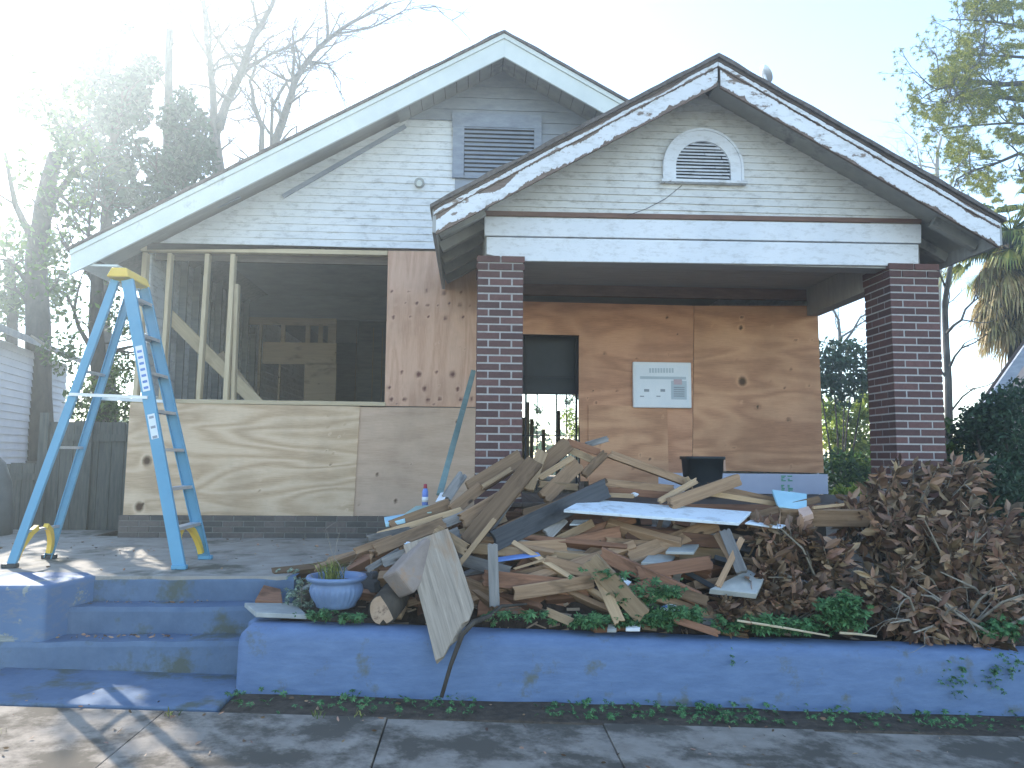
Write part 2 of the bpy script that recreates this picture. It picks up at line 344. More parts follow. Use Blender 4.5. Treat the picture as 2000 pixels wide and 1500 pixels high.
# ---- upper slab, landing
x_w = P(466, 1215, YW).x - .004
XL = P(187, 1117, 5.58).x; XR = P(560, 1120, 5.58).x
xc = P(85, 1200, 5.15).x           # inner face of the left cheek at the front
m = MB(); pts = [(-9, 5.3), (xc-.02, 5.3), (XL-.02, 5.62), (XL, 5.58), (XR, 5.58), (XR+.15, 6.6), (1.0, 6.9), (1.0, 8.26), (-3.95, 8.26), (-3.95, 8.9), (-9, 8.9)]
n = len(pts); m.add([(x, y, ZS) for x, y in pts] + [(x, y, ZS-.2) for x, y in pts], [tuple(range(n))] + [(i, i+n, (i+1)%n+n, (i+1)%n) for i in range(n)])
tag(m.build('terrace_slab', M['conc']), kind='structure')
m = MB(); m.box((-2.95, 4.47, -.1), (x_w, 5.2, 0))
for v in m.v:
    if v.z == 0: v.z = zg(v.x)+.012+.006*mnoise.noise(v*4)
tag(bevel(m.build('landing', M['bluestep']), .01), kind='structure')

# ---- steps (three risers)
st = thing('front_steps', 'worn blue painted concrete steps, three risers between the left block and the low wall', 'steps', (-2.3, 5.2, 0))
for (yf, yb, zt, pl, pr, py) in ((5.13, 5.36, .215, 100, 468, 1234), (5.36, 5.59, .39, 135, 545, 1173), (5.575, 6.0, ZS-.004, 187, 575, 1117)):
    m = MB(); xl = P(pl, py, yf).x - .35; xr = P(pr, py, yf).x
    nseg = 14; vs = []
    for j, (yy, zz) in enumerate(((yf+.004, -.1), (yf, zt-.03), (yf+.01, zt), (yb+.25, zt))):
        for i in range(nseg+1):
            xx = xl + (xr-xl)*i/nseg; q = .008*mnoise.noise(Vector((xx*5, zz*4, yf)))
            vs.append((xx, yy + q, zz + (q*.7 if j in (1, 2) else 0)))
    fs = [(j*(nseg+1)+i, j*(nseg+1)+i+1, (j+1)*(nseg+1)+i+1, (j+1)*(nseg+1)+i) for j in range(3) for i in range(nseg)]
    m.add(vs, fs); b0 = len(m.v)
    m.add([(xr,yf+.004,-.1),(xr,yb+.25,-.1),(xr,yb+.25,zt),(xr,yf,zt-.03)], [(0,1,2,3)])
    m.build('step', M['bluestep'], st)
# left block (cheek wall)
m = MB(); pts = [(-9, 5.15), (xc, 5.15), (XL, 5.60), (XL-.12, 5.75), (-9, 5.75)]
n = len(pts); q = ZS + .006
m.add([(x, y, -.15) for x, y in pts] + [(x, y, q) for x, y in pts], [tuple(range(n-1, -1, -1)), tuple(range(n, 2*n))] + [(i, (i+1)%n, (i+1)%n+n, i+n) for i in range(n)])
tag(bevel(m.build('cheek_wall', M['bluewhite'], origin=(-4, 5.3, 0)), .03, 4), 'high blue painted block wall at the left end of the steps', 'wall')
# long low retaining wall, falling to the right, rounded end
m = MB(); prof = [(-.2, 0), (.0, .0), (.012, .28), (.03, -.0)]
x0 = P(466, 1215, YW).x; x1 = 9.0; nx = 70
sec = lambda x, k: [(YW-.02, zg(x)-.12), (YW-.004, zw(x)-.07*k), (YW+.012, zw(x)-.025*k), (YW+.05, zw(x)), (YW+.2, zw(x)+.006), (YW+.26, zw(x)-.01), (YW+.28, zw(x)-.1)]
vs = []
for i in range(nx+1):
    t = i/nx; xx = x0 + (x1-x0)*t**1.25; end = max(0, 1-(xx-x0)/.06)
    for y, z in sec(xx, 1):
        dz = -.05*end**2 if z > zw(xx)-.09 else 0
        vs.append((xx, y + .008*mnoise.noise(Vector((xx*2.2, z*6, 1))) + .02*end, z + dz + .006*mnoise.noise(Vector((xx*3, 5, y*9)))))
ns = 7; fs = [(i*ns+j, (i+1)*ns+j, (i+1)*ns+j+1, i*ns+j+1) for i in range(nx) for j in range(ns-1)]
m.add(vs, fs); m.f.append(tuple(range(ns)))
m.box((x0+.004, YW+.2, -.1), (x0+.16, 5.62, zw(x0)-.012))
tag(m.build('retaining_wall', M['blue'], origin=(0, YW, 0), smooth=True), 'long low blue painted retaining wall below the debris pile, beside the sidewalk', 'wall')
# ================================================================== HOUSE
YF, YP, YR, YQ = 8.20, 6.50, 7.65, 6.05     # front wall, porch beam, main rake, porch rake
house = thing('bungalow', 'white clapboard bungalow under repair with plywood sheets and a gabled front porch on brick columns', 'house', (0, YF, 0))
def hb(name, mat, mb, bev=0, smooth=False, parent=None):
    o = mb.build(name, mat, parent or house, smooth)
    if bev: bevel(o, bev)
    return o
def xz(px, py, Y): p = P(px, py, Y); return (p.x, p.z)
ZF = 1.04                                    # floor level of house and porch
# main roof lines (front rake plane)
A = xz(985, 60, YR); L = xz(138, 482, YR); sl_ = (A[1]-L[1])/(A[0]-L[0]); RX = 3.75
Rr = xz(1225, 196, YR); sr_ = (A[1]-Rr[1])/(Rr[0]-A[0])
def zmain(x): return A[1] - (A[0]-x)*sl_ if x < A[0] else A[1] - (x-A[0])*sr_
PA = xz(1402, 106, YQ); PL = xz(845, 397, YQ); PR = xz(1957, 424, YQ)
psl = (PA[1]-PL[1])/(PA[0]-PL[0]); psr = (PA[1]-PR[1])/(PR[0]-PA[0])
def zporch(x): return PA[1] - (PA[0]-x)*psl if x < PA[0] else PA[1] - (x-PA[0])*psr
WL, WR = xz(282, 490, YF)[0], xz(1603, 700, YF)[0]

def rakeboard(zf, xa, xb, t0, t1, y0, y1, n=40, jit=0.0, jb=0.0, seed=1, plumb=True):
    m = MB(); top = []; bot = []
    for i in range(n+1):
        x = xa + (xb-xa)*i/n; j = jit*mnoise.noise(Vector((x*4, seed, 0))); k = jb*max(0, mnoise.noise(Vector((x*3.3, seed+9, 0))))
        top.append((x, zf(x)-t0+j)); bot.append((x, zf(x)-t1+k))
    b = len(m.v)
    for y in (y0, y1): m.v += [Vector((x, y, z)) for x, z in top] + [Vector((x, y, z)) for x, z in bot]
    q = n+1
    for i in range(n):
        m.f += [(i, q+i, q+i+1, i+1), (2*q+i, 2*q+i+1, 3*q+i+1, 3*q+i), (i, i+1, 2*q+i+1, 2*q+i), (q+i, 3*q+i, 3*q+i+1, q+i+1)]
    m.f += [(0, 2*q, 3*q, q), (n, q+n, 3*q+n, 2*q+n)]
    return m
def flaked(zf, xa, xb, t0, t1, y0, y1, n, seed, k=1.0):
    # old paint film with ragged, missing edges
    m = MB(); dx = (xb-xa)/n; f = lambda x, s_, o: mnoise.noise(Vector((x*s_, seed*3.7, o)))
    for i in range(n):
        c = []
        for x in (xa+dx*i, xa+dx*(i+1)):
            e = max(0, f(x, 3, 1)+.1)*.06 + max(0, f(x, 17, 2)+.1)*.035 + max(0, f(x, 60, 3))*.03 + max(0, f(x, 160, 4))*.02
            g = max(0, f(x, 2.5, 5)-.18)*.13 + max(0, f(x, 25, 6))*.02 + max(0, f(x, 90, 7))*.02
            hi, lo = t0+min(g*k, (t1-t0)*.6), t1-min(e*k*.8, (t1-t0)*.6)
            c.append((x, zf(x)-hi, zf(x)-max(lo, hi+.001)))
        (x0_, h0, l0), (x1_, h1, l1) = c; m.add([(x0_,y0,h0),(x1_,y0,h1),(x1_,y0,l1),(x0_,y0,l0),(x0_,y1,h0),(x1_,y1,h1),(x1_,y1,l1),(x0_,y1,l0)], [(0,3,2,1),(0,1,5,4),(3,7,6,2)])
    return m
# --- main roof
rf = hb('roof', M['shingle'], rakeboard(zmain, L[0]-.03, A[0], 0, .03, YR-.03, 17.2, 60, .016))
hb('shingle_slope', M['shingle'], rakeboard(zmain, A[0]+.001, RX, 0, .03, YR-.03, 17.2, 40, .016), parent=rf)
for xa, xb in ((L[0], A[0]), (A[0]+.001, RX)):
    hb('crown_trim', M['trim'], rakeboard(zmain, xa, xb, .035, .085, YR-.012, YR+.02, 8), parent=rf)
    hb('rake_board', M['trim'], rakeboard(zmain, xa, xb, .088, .285, YR+.004, YR+.03, 30, 0), parent=rf)
# boxed end return at the left eave
m = MB(); x0, x1 = L[0]+.01, P(225, 500, YR).x
m.add([(x0, YR+.006, zmain(x0)-.10), (x1, YR+.006, zmain(x0)-.20), (x1, YR+.006, zmain(x1)-.28), (x0+.02, YR+.006, zmain(x0)-.14)], [(0,1,2,3)])
m = MB(); m.box((x0+.03, YR+.032, zmain(x0)-.19), (x1+.02, YR+1.2, zmain(x0)-.17)); hb('eave_return', M['trim'], m, parent=rf)
# soffit panels with open joints: vinyl near the apex, old boards lower down
def soffit(zf, xa, xb, t, ya, yb, step, gap, name, mat, parent, th=.02):
    m = MB(); n = max(1, int(abs(xb-xa)/step)); d = (xb-xa)/n
    for i in range(n):
        a, b = xa+d*i+gap, xa+d*(i+1)-gap
        m.add([(a,ya,zf(a)-t),(b,ya,zf(b)-t),(b,yb,zf(b)-t),(a,yb,zf(a)-t),(a,ya,zf(a)-t+th),(b,ya,zf(b)-t+th),(b,yb,zf(b)-t+th),(a,yb,zf(a)-t+th)],
              [(0,3,2,1),(4,5,6,7),(0,1,5,4),(1,2,6,5),(2,3,7,6),(3,0,4,7)])
    return hb(name, mat, m, parent=parent)
xv = P(770, 235, YR).x
soffit(zmain, xv, A[0], .17, YR+.032, YF+.1, .125, .004, 'soffit', M['soffit'], rf)
soffit(zmain, A[0]+.004, RX, .17, YR+.032, YF+.1, .125, .004, 'soffit', M['soffit'], rf)
soffit(zmain, L[0]+.1, xv-.01, .10, YR+.032, YF+.1, .6, .001, 'soffit', M['porchceil'], rf)
for y in (10, 12, 14, 16): m = MB(); m.box((L[0]+.05, y, zmain(L[0])-.16), (L[0]+.6, y+.05, zmain(L[0])-.06)); hb('rafter_tail', M['dkwood'], m, parent=rf)
# --- wall bodies
ZT = xz(500, 478, YF)[1]                   # bottom of gable siding
def siding(zlo, zhi, rev, xl, xr, y, out=.016):
    m = MB(); z = zlo
    while z < zhi:
        z1 = min(z+rev, zhi); a0, a1, b0, b1 = xl(z), xl(z1), xr(z), xr(z1)
        if b0-a0 < .05: break
        if b1 < a1: a1 = b1 = (a1+b1)/2
        k = max(1, int((b0-a0)/.5)); j0 = random.uniform(-.002, .002)
        for i in range(k):
            u, v_ = i/k, (i+1)/k
            xa, xb, xc_, xd = a0+(b0-a0)*u, a0+(b0-a0)*v_, a1+(b1-a1)*v_, a1+(b1-a1)*u
            ja = .003*mnoise.noise(Vector((xa*2, z*7, 0))); jb_ = .003*mnoise.noise(Vector((xb*2, z*7, 0)))
            m.add([(xa,y-out,z-.004+ja+j0),(xb,y-out,z-.004+jb_+j0),(xc_,y-.003,z1),(xd,y-.003,z1),(xa,y+.004,z-.004+ja+j0),(xb,y+.004,z-.004+jb_+j0)], [(0,1,2,3),(4,5,1,0)])
        z = z1
    return m
def xl_main(z): return max(WL, A[0]-(A[1]-.15-z)/sl_)
def xr_main(z): return min(RX, A[0]+(A[1]-.15-z)/sr_)
xs_split = P(886, 300, YF).x; z_split = xz(800, 233, YF)[1]
gb = hb('gable_siding', M['siding'], siding(ZT, z_split, .0815, xl_main, lambda z: min(xs_split+.02, xr_main(z)), YF))
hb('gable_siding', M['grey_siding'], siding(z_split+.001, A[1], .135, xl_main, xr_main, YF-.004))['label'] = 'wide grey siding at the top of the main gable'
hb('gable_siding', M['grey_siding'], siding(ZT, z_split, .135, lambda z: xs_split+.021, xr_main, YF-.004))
m = MB(); m.prism([(WL+.02, ZT+.0), (WL+.02, zmain(WL+.02)-.15), (A[0], A[1]-.2), (3.7, zmain(3.7)-.2), (3.7, ZT+.0)], YF+.012, YF+.1); hb('gable_wall', M['dkwood'], m)
# house box: side walls, back wall with a doorway, floor, ceiling
m = MB(); m.box((WL+.0, YF+.14, ZF-.25), (WR-.02, 17, ZF-.02)); hb('floor', M['inner'], m)
def wallboards(x, ya, yb, za, zb, th, rev=.11):
    m = MB(); z = za
    while z < zb: m.box((x, ya, z), (x+th, yb, min(z+rev-.006, zb))); z += rev
    return m
hb('side_wall', M['siding'], wallboards(WL, YF+.12, 17, ZF-.3, ZT+.25, .03))
hb('side_wall', M['siding'], wallboards(WR-.03, YF+.12, 17, ZF-.3, ZT+.25, .03))
m = MB(); bx0, bx1, bz1 = P(1018, 800, 16).x, P(1146, 800, 16).x, xz(1080, 768, 16)[1]
m.box((WL, 16.9, ZF-.3), (bx0, 17, ZT+1)); m.box((bx1, 16.9, ZF-.3), (WR, 17, ZT+1)); m.box((bx0, 16.901, bz1+.05), (bx1, 16.999, ZT+1)); hb('back_wall', M['wallin'], m)
m = MB(); m.box((WL+.03, YF+.15, ZT+.22), (WR-.03, 16.9, ZT+.26)); hb('ceiling', M['wallin'], m)
# inside: left room walls, partition with studs and a boarded door
m = MB(); xx = P(1000, 700, 8.6).x
m.box((xx-.13, YF+.16, ZF), (xx-.10, 12, ZT+.2)); hb('partition', M['wallin'], m)
m = MB()
for k in range(9):
    y = YF+.5+.42*k; m.box((WL+.035, y, ZF), (WL+.12, y+.04, ZT+.2))
hb('side_studs', M['wallin'], m)
YI = 11.8
def pbox(m, x0, y0, x1, y1, Y, th, pad=0):
    a = P(x0, y1, Y); b = P(x1, y0, Y); m.box((a.x-pad, Y, a.z-pad), (b.x+pad, Y+th, b.z+pad))
def lum(name, mat, a, b, w_, t_, up=(0,0,1), parent=None, bev=.004, jag=0, label=None, cat=None, group=None, bow=0, top=True):
    """A board as an object of its own, long axis on local X, width local Z, thickness local Y."""
    a = Vector(a); b = Vector(b); d = b-a; Lg = d.length; d.normalize(); u = Vector(up); n_ = u.cross(d)
    if n_.length < 1e-3: n_ = Vector((0, 1, 0)).cross(d)
    n_.normalize(); u = d.cross(n_)
    mat3 = Matrix((d, n_, u)).transposed()
    nx = max(2, int(Lg/.18)); vs = []; rs = random.random()*50
    nz = 6 if jag else 1
    for i in range(nx+1):
        x = -Lg/2 + Lg*i/nx; bz = bow*(1-(2*i/nx-1)**2)
        for j in range(nz+1):
            z = -w_/2 + w_*j/nz; xx = x
            if jag and i in (0, nx): xx += (1 if i == 0 else -1)*abs(random.uniform(0, jag))*(1 if jag > 0 else 1)
            e = .0025*mnoise.noise(Vector((x*3+rs, j, 0)))
            vs.append((xx, -t_/2+e, z+bz+e)); vs.append((xx, t_/2+e, z+bz+e))
    q = 2*(nz+1); fs = []
    for i in range(nx):
        for j in range(nz):
            k = i*q+2*j
            fs += [(k, k+q, k+q+2, k+2), (k+1, k+3, k+q+3, k+q+1)]
        fs += [(i*q, i*q+1, (i+1)*q+1, (i+1)*q), (i*q+2*nz, (i+1)*q+2*nz, (i+1)*q+2*nz+1, i*q+2*nz+1)]
    for j in range(nz):
        fs += [(2*j, 2*j+2, 2*j+3, 2*j+1), (nx*q+2*j, nx*q+2*j+1, nx*q+2*j+3, nx*q+2*j+2)]
    me = bpy.data.meshes.new(name); me.from_pydata(vs, [], fs)
    for mm in (mat if isinstance(mat, (list, tuple)) else [mat]): me.materials.append(mm)
    o = bpy.data.objects.new(name, me); S.collection.objects.link(o)
    mw = Matrix.Translation((a+b)/2) @ mat3.to_4x4()
    if parent: o.parent = parent; mw = Matrix.Translation(-Vector(parent.location)) @ mw
    o.matrix_local = mw
    if bev: bevel(o, min(bev, t_*.3), 1)
    return tag(o, label, cat, group)
def hl(name, mat, p0, p1, Y, w_, t_, up=(0,0,1), Y2=None, parent=None, **k):
    return lum(name, mat, P(*p0, Y), P(*p1, Y2 or Y), w_, t_, up, parent or house, **k)
UPY = (0, 1, 0)
iw = lambda n, mt, x0, y0, x1, y1, Y, th=.04: (lambda m: (pbox(m, x0, y0, x1, y1, Y, th), hb(n, mt, m)))(MB())
for (x0, y0, x1, y1) in ((470, 622, 657, 633), (466, 633, 479, 800), (500, 633, 512, 800), (548, 633, 557, 670), (596, 633, 606, 670), (621, 633, 631, 670), (640, 633, 657, 670)):
    iw('interior_stud', M['inner'], x0, y0, x1, y1, YI)
iw('interior_boarding', M['inner'], 512, 670, 657, 710, YI+.01); iw('interior_boarding', M['inner'], 592, 710, 657, 800, YI+.01)
iw('interior_stud', M['inner'], 541, 712, 548, 800, YI+.05)
for x0 in (691, 724, 742): iw('interior_stud', M['inner'], x0, 640, x0+6, 830, YI+1.5)
m = MB(); m.box((WL+.04, YI+.08, ZF), (P(470,700,YI).x, YI+.1, ZT+.2)); hb('inner_wall', M['wallin'], m); m = MB(); m.box((P(657,700,YI).x, YI+2.2, ZF), (xx-.13, YI+2.22, ZT+.2)); hb('inner_wall', M['wallin'], m)
m = MB(); m.box((WL+.04, YI+.001, xz(500, 622, YI)[1]), (xx-.13, YI+.03, ZT+.2)); hb('inner_wall', M['wallin'], m)
for (a, b, Y, w_) in (((306, 592), (505, 790), 8.75, .14), ((430, 690), (510, 792), 9.3, .10), ((368, 560), (388, 800), 9.6, .06)):
    hl('brace_board', M['inner'] if Y > 8.8 else M['lumber'], a, b, Y, w_, .04)
# studs in the open front
SY = YF+.06
hl('top_plate', M['lumber'], (277, 487), (758, 496), SY, .05, .09)
hl('sill_plate', M['lumber'], (262, 783), (754, 790), SY-.02, .045, .13)
for (a, b, wd) in (((286, 495), (266, 782), .05), ((334, 496), (316, 782), .042), ((407, 497), (389, 781), .045), ((457, 498), (442, 783), .05), ((464, 556), (456, 783), .04)):
    hl('stud', M['lumber'], a, b, SY + (.05 if a[1] > 500 else 0), wd, .088, (1, 0, 0))
for px in (286, 398, 509, 630, 700): hl('gable_stud', M['inner'], (px, 462), (px, 486), SY+.03, .045, .08, (1, 0, 0))
m = MB(); m.box((WL+.06, YF+.13, ZT-.16), (xx, YF+.17, ZT+.2)); hb('header', M['dkwood'], m)
m = MB(); pbox(m, 757, 476, 860, 493, YF+.02, .03); hb('header_strip', M['dkwood'], m)
# --- plywood sheets (knots as a colour attribute on a fine grid)
def sheet(mat, x0, y0, x1, y1, Y, label=None, knots=(), hole=None, th=.014, corners=None, res=.025):
    a, b, c, d = corners or ((x0, y0), (x1, y0), (x1, y1), (x0, y1))      # TL TR BR BL
    a, b, c, d = [P(*q, Y) for q in (a, b, c, d)]
    nx = max(6, int((b-a).length/res)); nz = max(6, int((a-d).length/res)); m = MB(); vs = []
    kn = [(P(kx, ky, Y), s) for kx, ky, s in knots]; vals = []
    for j in range(nz+1):
        for i in range(nx+1):
            u, v_ = i/nx, j/nz; p = (d*(1-u)+c*u)*(1-v_) + (a*(1-u)+b*u)*v_
            vs.append(p); vals.append(sum(math.exp(-(((p.x-k.x)/s)**2+((p.z-k.z)/(s*1.15))**2)) for k, s in kn))
    hf = []
    for j in range(nz):
        for i in range(nx):
            if hole:
                p = (vs[j*(nx+1)+i] + vs[(j+1)*(nx+1)+i+1])/2
                if hole[0] < p.x < hole[1] and p.z < hole[2]: continue
            hf.append((j*(nx+1)+i, j*(nx+1)+i+1, (j+1)*(nx+1)+i+1, (j+1)*(nx+1)+i))
    m.add(vs, hf); o = m.build('plywood_sheet', mat, house)
    ca = o.data.color_attributes.new('knots', 'FLOAT_COLOR', 'POINT')
    for i, k in enumerate(vals): k = min(1, k); ca.data[i].color = (k, k, k, 1)
    so_ = o.modifiers.new('solid', 'SOLIDIFY'); so_.thickness = th; so_.offset = -1
    if label: o['label'] = label
    return o
rk = random.Random(4)
def rknots(n, x0, y0, x1, y1, s=.015): return [(rk.uniform(x0, x1), rk.uniform(y0, y1), s*rk.uniform(.5, 1.3)) for _ in range(n)]
vk = [(765+34*i, 570+rk.uniform(-3, 3), .020*rk.uniform(.6, 1.2)) for i in range(5)] + [(772+21*i, 594+rk.uniform(-3, 3), .016*rk.uniform(.5, 1.3)) for i in range(8)] + [(768+34*i, 619+rk.uniform(-3, 3), .022*rk.uniform(.6, 1.1)) for i in range(5)]
vk += [(785, 727, .018), (818, 731, .032), (852, 727, .018), (884, 731, .032)] + [(760, 757, .022), (787, 755, .012), (829, 759, .026), (856, 755, .012), (894, 760, .024)] + [(764, 780, .025), (776, 789, .015), (790, 780, .022), (836, 781, .024), (859, 779, .022), (846, 790, .015), (900, 780, .024), (921, 779, .02)]
vk += rknots(8, 760, 630, 925, 720, .009)
sheet(M['ply3'], 0, 0, 0, 0, YF, 'upright plywood sheet with rows of dark knots', vk, corners=((758, 490), (1012, 492), (1012, 796), (751, 793)))
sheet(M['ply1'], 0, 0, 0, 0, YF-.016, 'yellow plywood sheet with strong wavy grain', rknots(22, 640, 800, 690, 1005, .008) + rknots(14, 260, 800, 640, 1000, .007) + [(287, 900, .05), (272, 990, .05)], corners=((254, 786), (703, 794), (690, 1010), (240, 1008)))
sheet(M['ply2'], 0, 0, 0, 0, YF-.002, None, rknots(9, 700, 800, 920, 1000, .02), corners=((700, 795), (1012, 797), (1012, 1010), (690, 1010)))
dh = (P(1019, 700, YF).x, P(1132, 700, YF).x, xz(1080, 654, YF)[1])
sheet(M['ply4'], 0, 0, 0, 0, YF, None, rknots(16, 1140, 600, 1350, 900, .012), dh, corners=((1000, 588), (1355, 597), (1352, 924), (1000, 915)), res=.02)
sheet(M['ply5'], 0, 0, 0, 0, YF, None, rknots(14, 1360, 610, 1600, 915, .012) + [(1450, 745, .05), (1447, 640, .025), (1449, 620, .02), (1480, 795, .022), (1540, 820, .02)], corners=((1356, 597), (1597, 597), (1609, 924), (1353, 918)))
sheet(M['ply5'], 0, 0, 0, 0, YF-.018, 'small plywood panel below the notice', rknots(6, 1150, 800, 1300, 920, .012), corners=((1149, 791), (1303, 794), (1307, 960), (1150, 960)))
sheet(M['ply5'], 0, 0, 0, 0, YF-.001, None, (), corners=((1132, 800), (1149, 800), (1149, 940), (1134, 940)))
m = MB(); a = P(1285, 925, YF); b = P(1614, 926, YF); m.box((a.x, YF-.03, ZF+.005), (b.x, YF-.016, b.z+.0)); o = hb('sheathing_strip', simple('white_sheathing', (.50,.53,.66), (.58,.61,.73), 3, bs=.05), m)
m = MB()
for c in range(2):
    for k in range(11):
        if rk.random() < .88: q = 1526+c*13+rk.uniform(-1, 1); yy = 929+k*3; pbox(m, q, yy, q+rk.choice((4, 6, 9)), yy+1.9, YF-.033, .002)
hb('printed_marks', M['greenink'], m, parent=o)
# porch header above the sheets, door opening frame, grille
m = MB(); a = P(1000, 552, YF); b = P(1575, 590, YF); m.box((a.x, YF-.02, b.z+.02), (WR+.02, YF+.05, a.z+.35)); hb('porch_header', simple('dark_red_brown_header', (.17,.10,.08), (.25,.16,.13), 4, (1,1,5)), m)
m = MB(); m.box((dh[0]-.2, YF+.02, ZF), (dh[0], YF+.1, dh[2]+.05)); m.box((dh[1], YF+.02, ZF), (dh[1]+.05, YF+.1, dh[2]+.05)); m.box((dh[0], YF+.021, dh[2]), (dh[1], YF+.099, dh[2]+.05)); hb('door_frame', M['dkwood'], m)
gr = thing('security_grille', 'black iron bar security grille filling the narrow porch doorway', 'security grille', (dh[0]+.3, YF+.13, ZF+.02))
for px, wd in ((1027, .022), (1049, .014), (1087, .016), (1106, .010), (1126, .022)):
    m = MB(); q = P(px, 800, YF+.13).x; zt = xz(px, 656 if px in (1027, 1126) else 768, YF+.13)[1]; m.box((q-wd/2, YF+.12, ZF+.02), (q+wd/2, YF+.12+wd, zt)); m.build('bar', M['iron'], gr)
for py in (736, 768, 851):
    m = MB(); z = xz(1080, py, YF+.13)[1]; m.box((dh[0]+.02, YF+.123, z-.006), (dh[1]-.02, YF+.133, z+.006)); m.build('cross_rail', M['iron'], gr)
m = MB(); z = xz(1080, 767, YF+.2)[1]; m.box((dh[0]-.05, YF+.30, z), (dh[1]+.05, YF+.33, dh[2]+.1)); hb('doorway_sheet', M['black'], m)  # flat black sheet across the upper doorway, behind the grille
for px, Y, yt in ((1021, 12.3, 815), (1031, 14, 785), (1039, 12.8, 818), (1062, 13.5, 838), (1091, 12.5, 802), (1136, 12.1, 806)):
    m = MB(); q = P(px, 850, Y).x; m.box((q-.03, Y, ZF), (q+.03, Y+.09, xz(px, yt, Y)[1])); hb('rear_room_stud', M['lumber'], m)

# --- attic louvre on the main gable
lv = hb('attic_louvre', M['greytrim'], (lambda m: (pbox(m, 883, 225, 1058, 246, YF-.05, .045), pbox(m, 883, 247, 907, 346, YF-.047, .042), pbox(m, 1043, 247, 1058, 346, YF-.047, .042), pbox(m, 907, 340, 1043, 347, YF-.046, .04), m)[-1])(MB()))
m = MB(); pbox(m, 905, 245, 1045, 342, YF-.0195, .01); hb('louvre_back', M['black'], m, parent=lv)
m = MB()
for k in range(12):
    a = P(907, 248+8.2*k, YF-.03); b = P(1043, 248+8.2*k, YF-.03); z = (a.z+b.z)/2
    m.add([(a.x, YF-.05, z-.030), (b.x, YF-.05, z-.030), (b.x, YF-.022, z+.004), (a.x, YF-.022, z+.004), (a.x, YF-.05, z-.036), (b.x, YF-.05, z-.036)], [(0,1,2,3), (4,5,1,0)])
hb('slats', M['greytrim'], m, parent=lv)
m = MB(); pbox(m, 545, 0, 546, 1, YF, .01); m = MB(); m.bar(P(552, 384, YF-.03), P(792, 246, YF-.03), .045, .02); hb('grey_diagonal', M['greytrim'], m)  # thin grey strips running diagonally across the gable siding
m = MB(); m.bar(P(375, 424, YF-.03), P(470, 385, YF-.03), .03, .02); hb('grey_diagonal', M['greytrim'], m)
# corner board and little junction fixtures
fx = thing('floodlight', 'small round cream outdoor light socket fixed to the white gable siding', 'light fixture', P(819, 356, YF-.05))
m = MB(); c = P(819, 356, YF-.05); m.tube([c, c+Vector((0, .04, 0))], .055, 16); m.build('base_plate', M['paleb'], fx, False)
m = MB(); m.tube([c+Vector((0, -.05, -.035)), c+Vector((0, 0, -.01))], [.028, .034], 12); m.build('socket', M['trim'], fx)

# --- porch gable
xa, xb = P(947, 470, YP).x, P(1797, 470, YP+.0).x
zb0, zb1, zb2 = xz(1370, 515, YP)[1]-.0, xz(1370, 474, YP)[1], xz(1370, 432, YP)[1]
wob = lambda px, py: P(px, py, YP)
def slab4(name, mat, q, y0, y1, parent=None):
    m = MB(); pts = [(P(*p, YP).x, P(*p, YP).z) for p in q]; m.prism(pts, y0, y1); return hb(name, mat, m, .006, parent=parent)
bmx = slab4('porch_beam', M['beam'], [(1010, 510), (1793, 520), (1793, 478), (950, 463), (950, 497)], YP-.01, YP+.02)
slab4('upper_board', M['beam'], [(946, 461), (1797, 476), (1797, 440), (946, 425)], YP-.022, YP+.02, bmx)
slab4('drip_strip', simple('red_brown_strip', (.13,.075,.06), (.21,.125,.095), 4, (1,1,5)), [(946, 423), (1797, 438), (1797, 429), (946, 413)], YP-.03, YP+.02, bmx)
m = MB(); m.box((xa, YP+.021, zb0+.0), (xb, YP+.22, zb2)); hb('beam_core', M['porchceil'], m, parent=bmx)
zs0 = xz(1370, 428, YP)[1]
hb('porch_siding', M['siding2'], siding(zs0-.06, PA[1], .066, lambda z: max(xa+.0, PA[0]-(PA[1]-.13-z)/psl), lambda z: min(xb, PA[0]+(PA[1]-.13-z)/psr), YP))
m = MB(); m.prism([(xa+.01, zs0), (xb-.01, zs0), (xb-.01, zporch(xb)-.16), (PA[0], PA[1]-.2), (xa+.01, zporch(xa)-.16)], YP+.01, YP+.08); hb('porch_gable_wall', M['porchceil'], m)
pr = hb('porch_roof', M['shingle'], rakeboard(zporch, PL[0]-.02, PA[0], 0, .035, YQ-.03, 8.3, 70, .02))
hb('shingle_slope', M['shingle'], rakeboard(zporch, PA[0]+.001, PR[0]+.02, 0, .035, YQ-.03, 8.3, 70, .022, seed=4), parent=pr)
for xa_, xb_, sd_ in ((PL[0]+.01, PA[0]-.002, 1), (PA[0]+.002, PR[0]-.02, 6)):
    hb('roof_deck', M['dkwood'], rakeboard(zporch, xa_, xb_, .036, .062, YQ-.005, 8.2, 50, .004, .008, sd_), parent=pr)
    hb('crown_trim', M['barewood'], rakeboard(zporch, xa_, xb_, .064, .108, YQ-.0, YQ+.03, 60, .003, .004, sd_+2), parent=pr)
    hb('paint_layer', M['peeltrim'], flaked(zporch, xa_, xb_, .066, .107, YQ-.004, YQ-.0005, 1100, sd_+20, .5), parent=pr)
    hb('rake_board', M['barewood'], rakeboard(zporch, xa_+.02, xb_, .110, .272, YQ+.014, YQ+.04, 40, 0, .004, sd_+3), parent=pr)
    hb('paint_layer', M['peeltrim'], flaked(zporch, xa_+.02, xb_, .110, .270, YQ+.010, YQ+.014, 1100, sd_), parent=pr)
    hb('porch_soffit', M['soffit'], rakeboard(zporch, xa_+.05, xb_, .125, .145, YQ+.042, 8.2, 6), parent=pr)
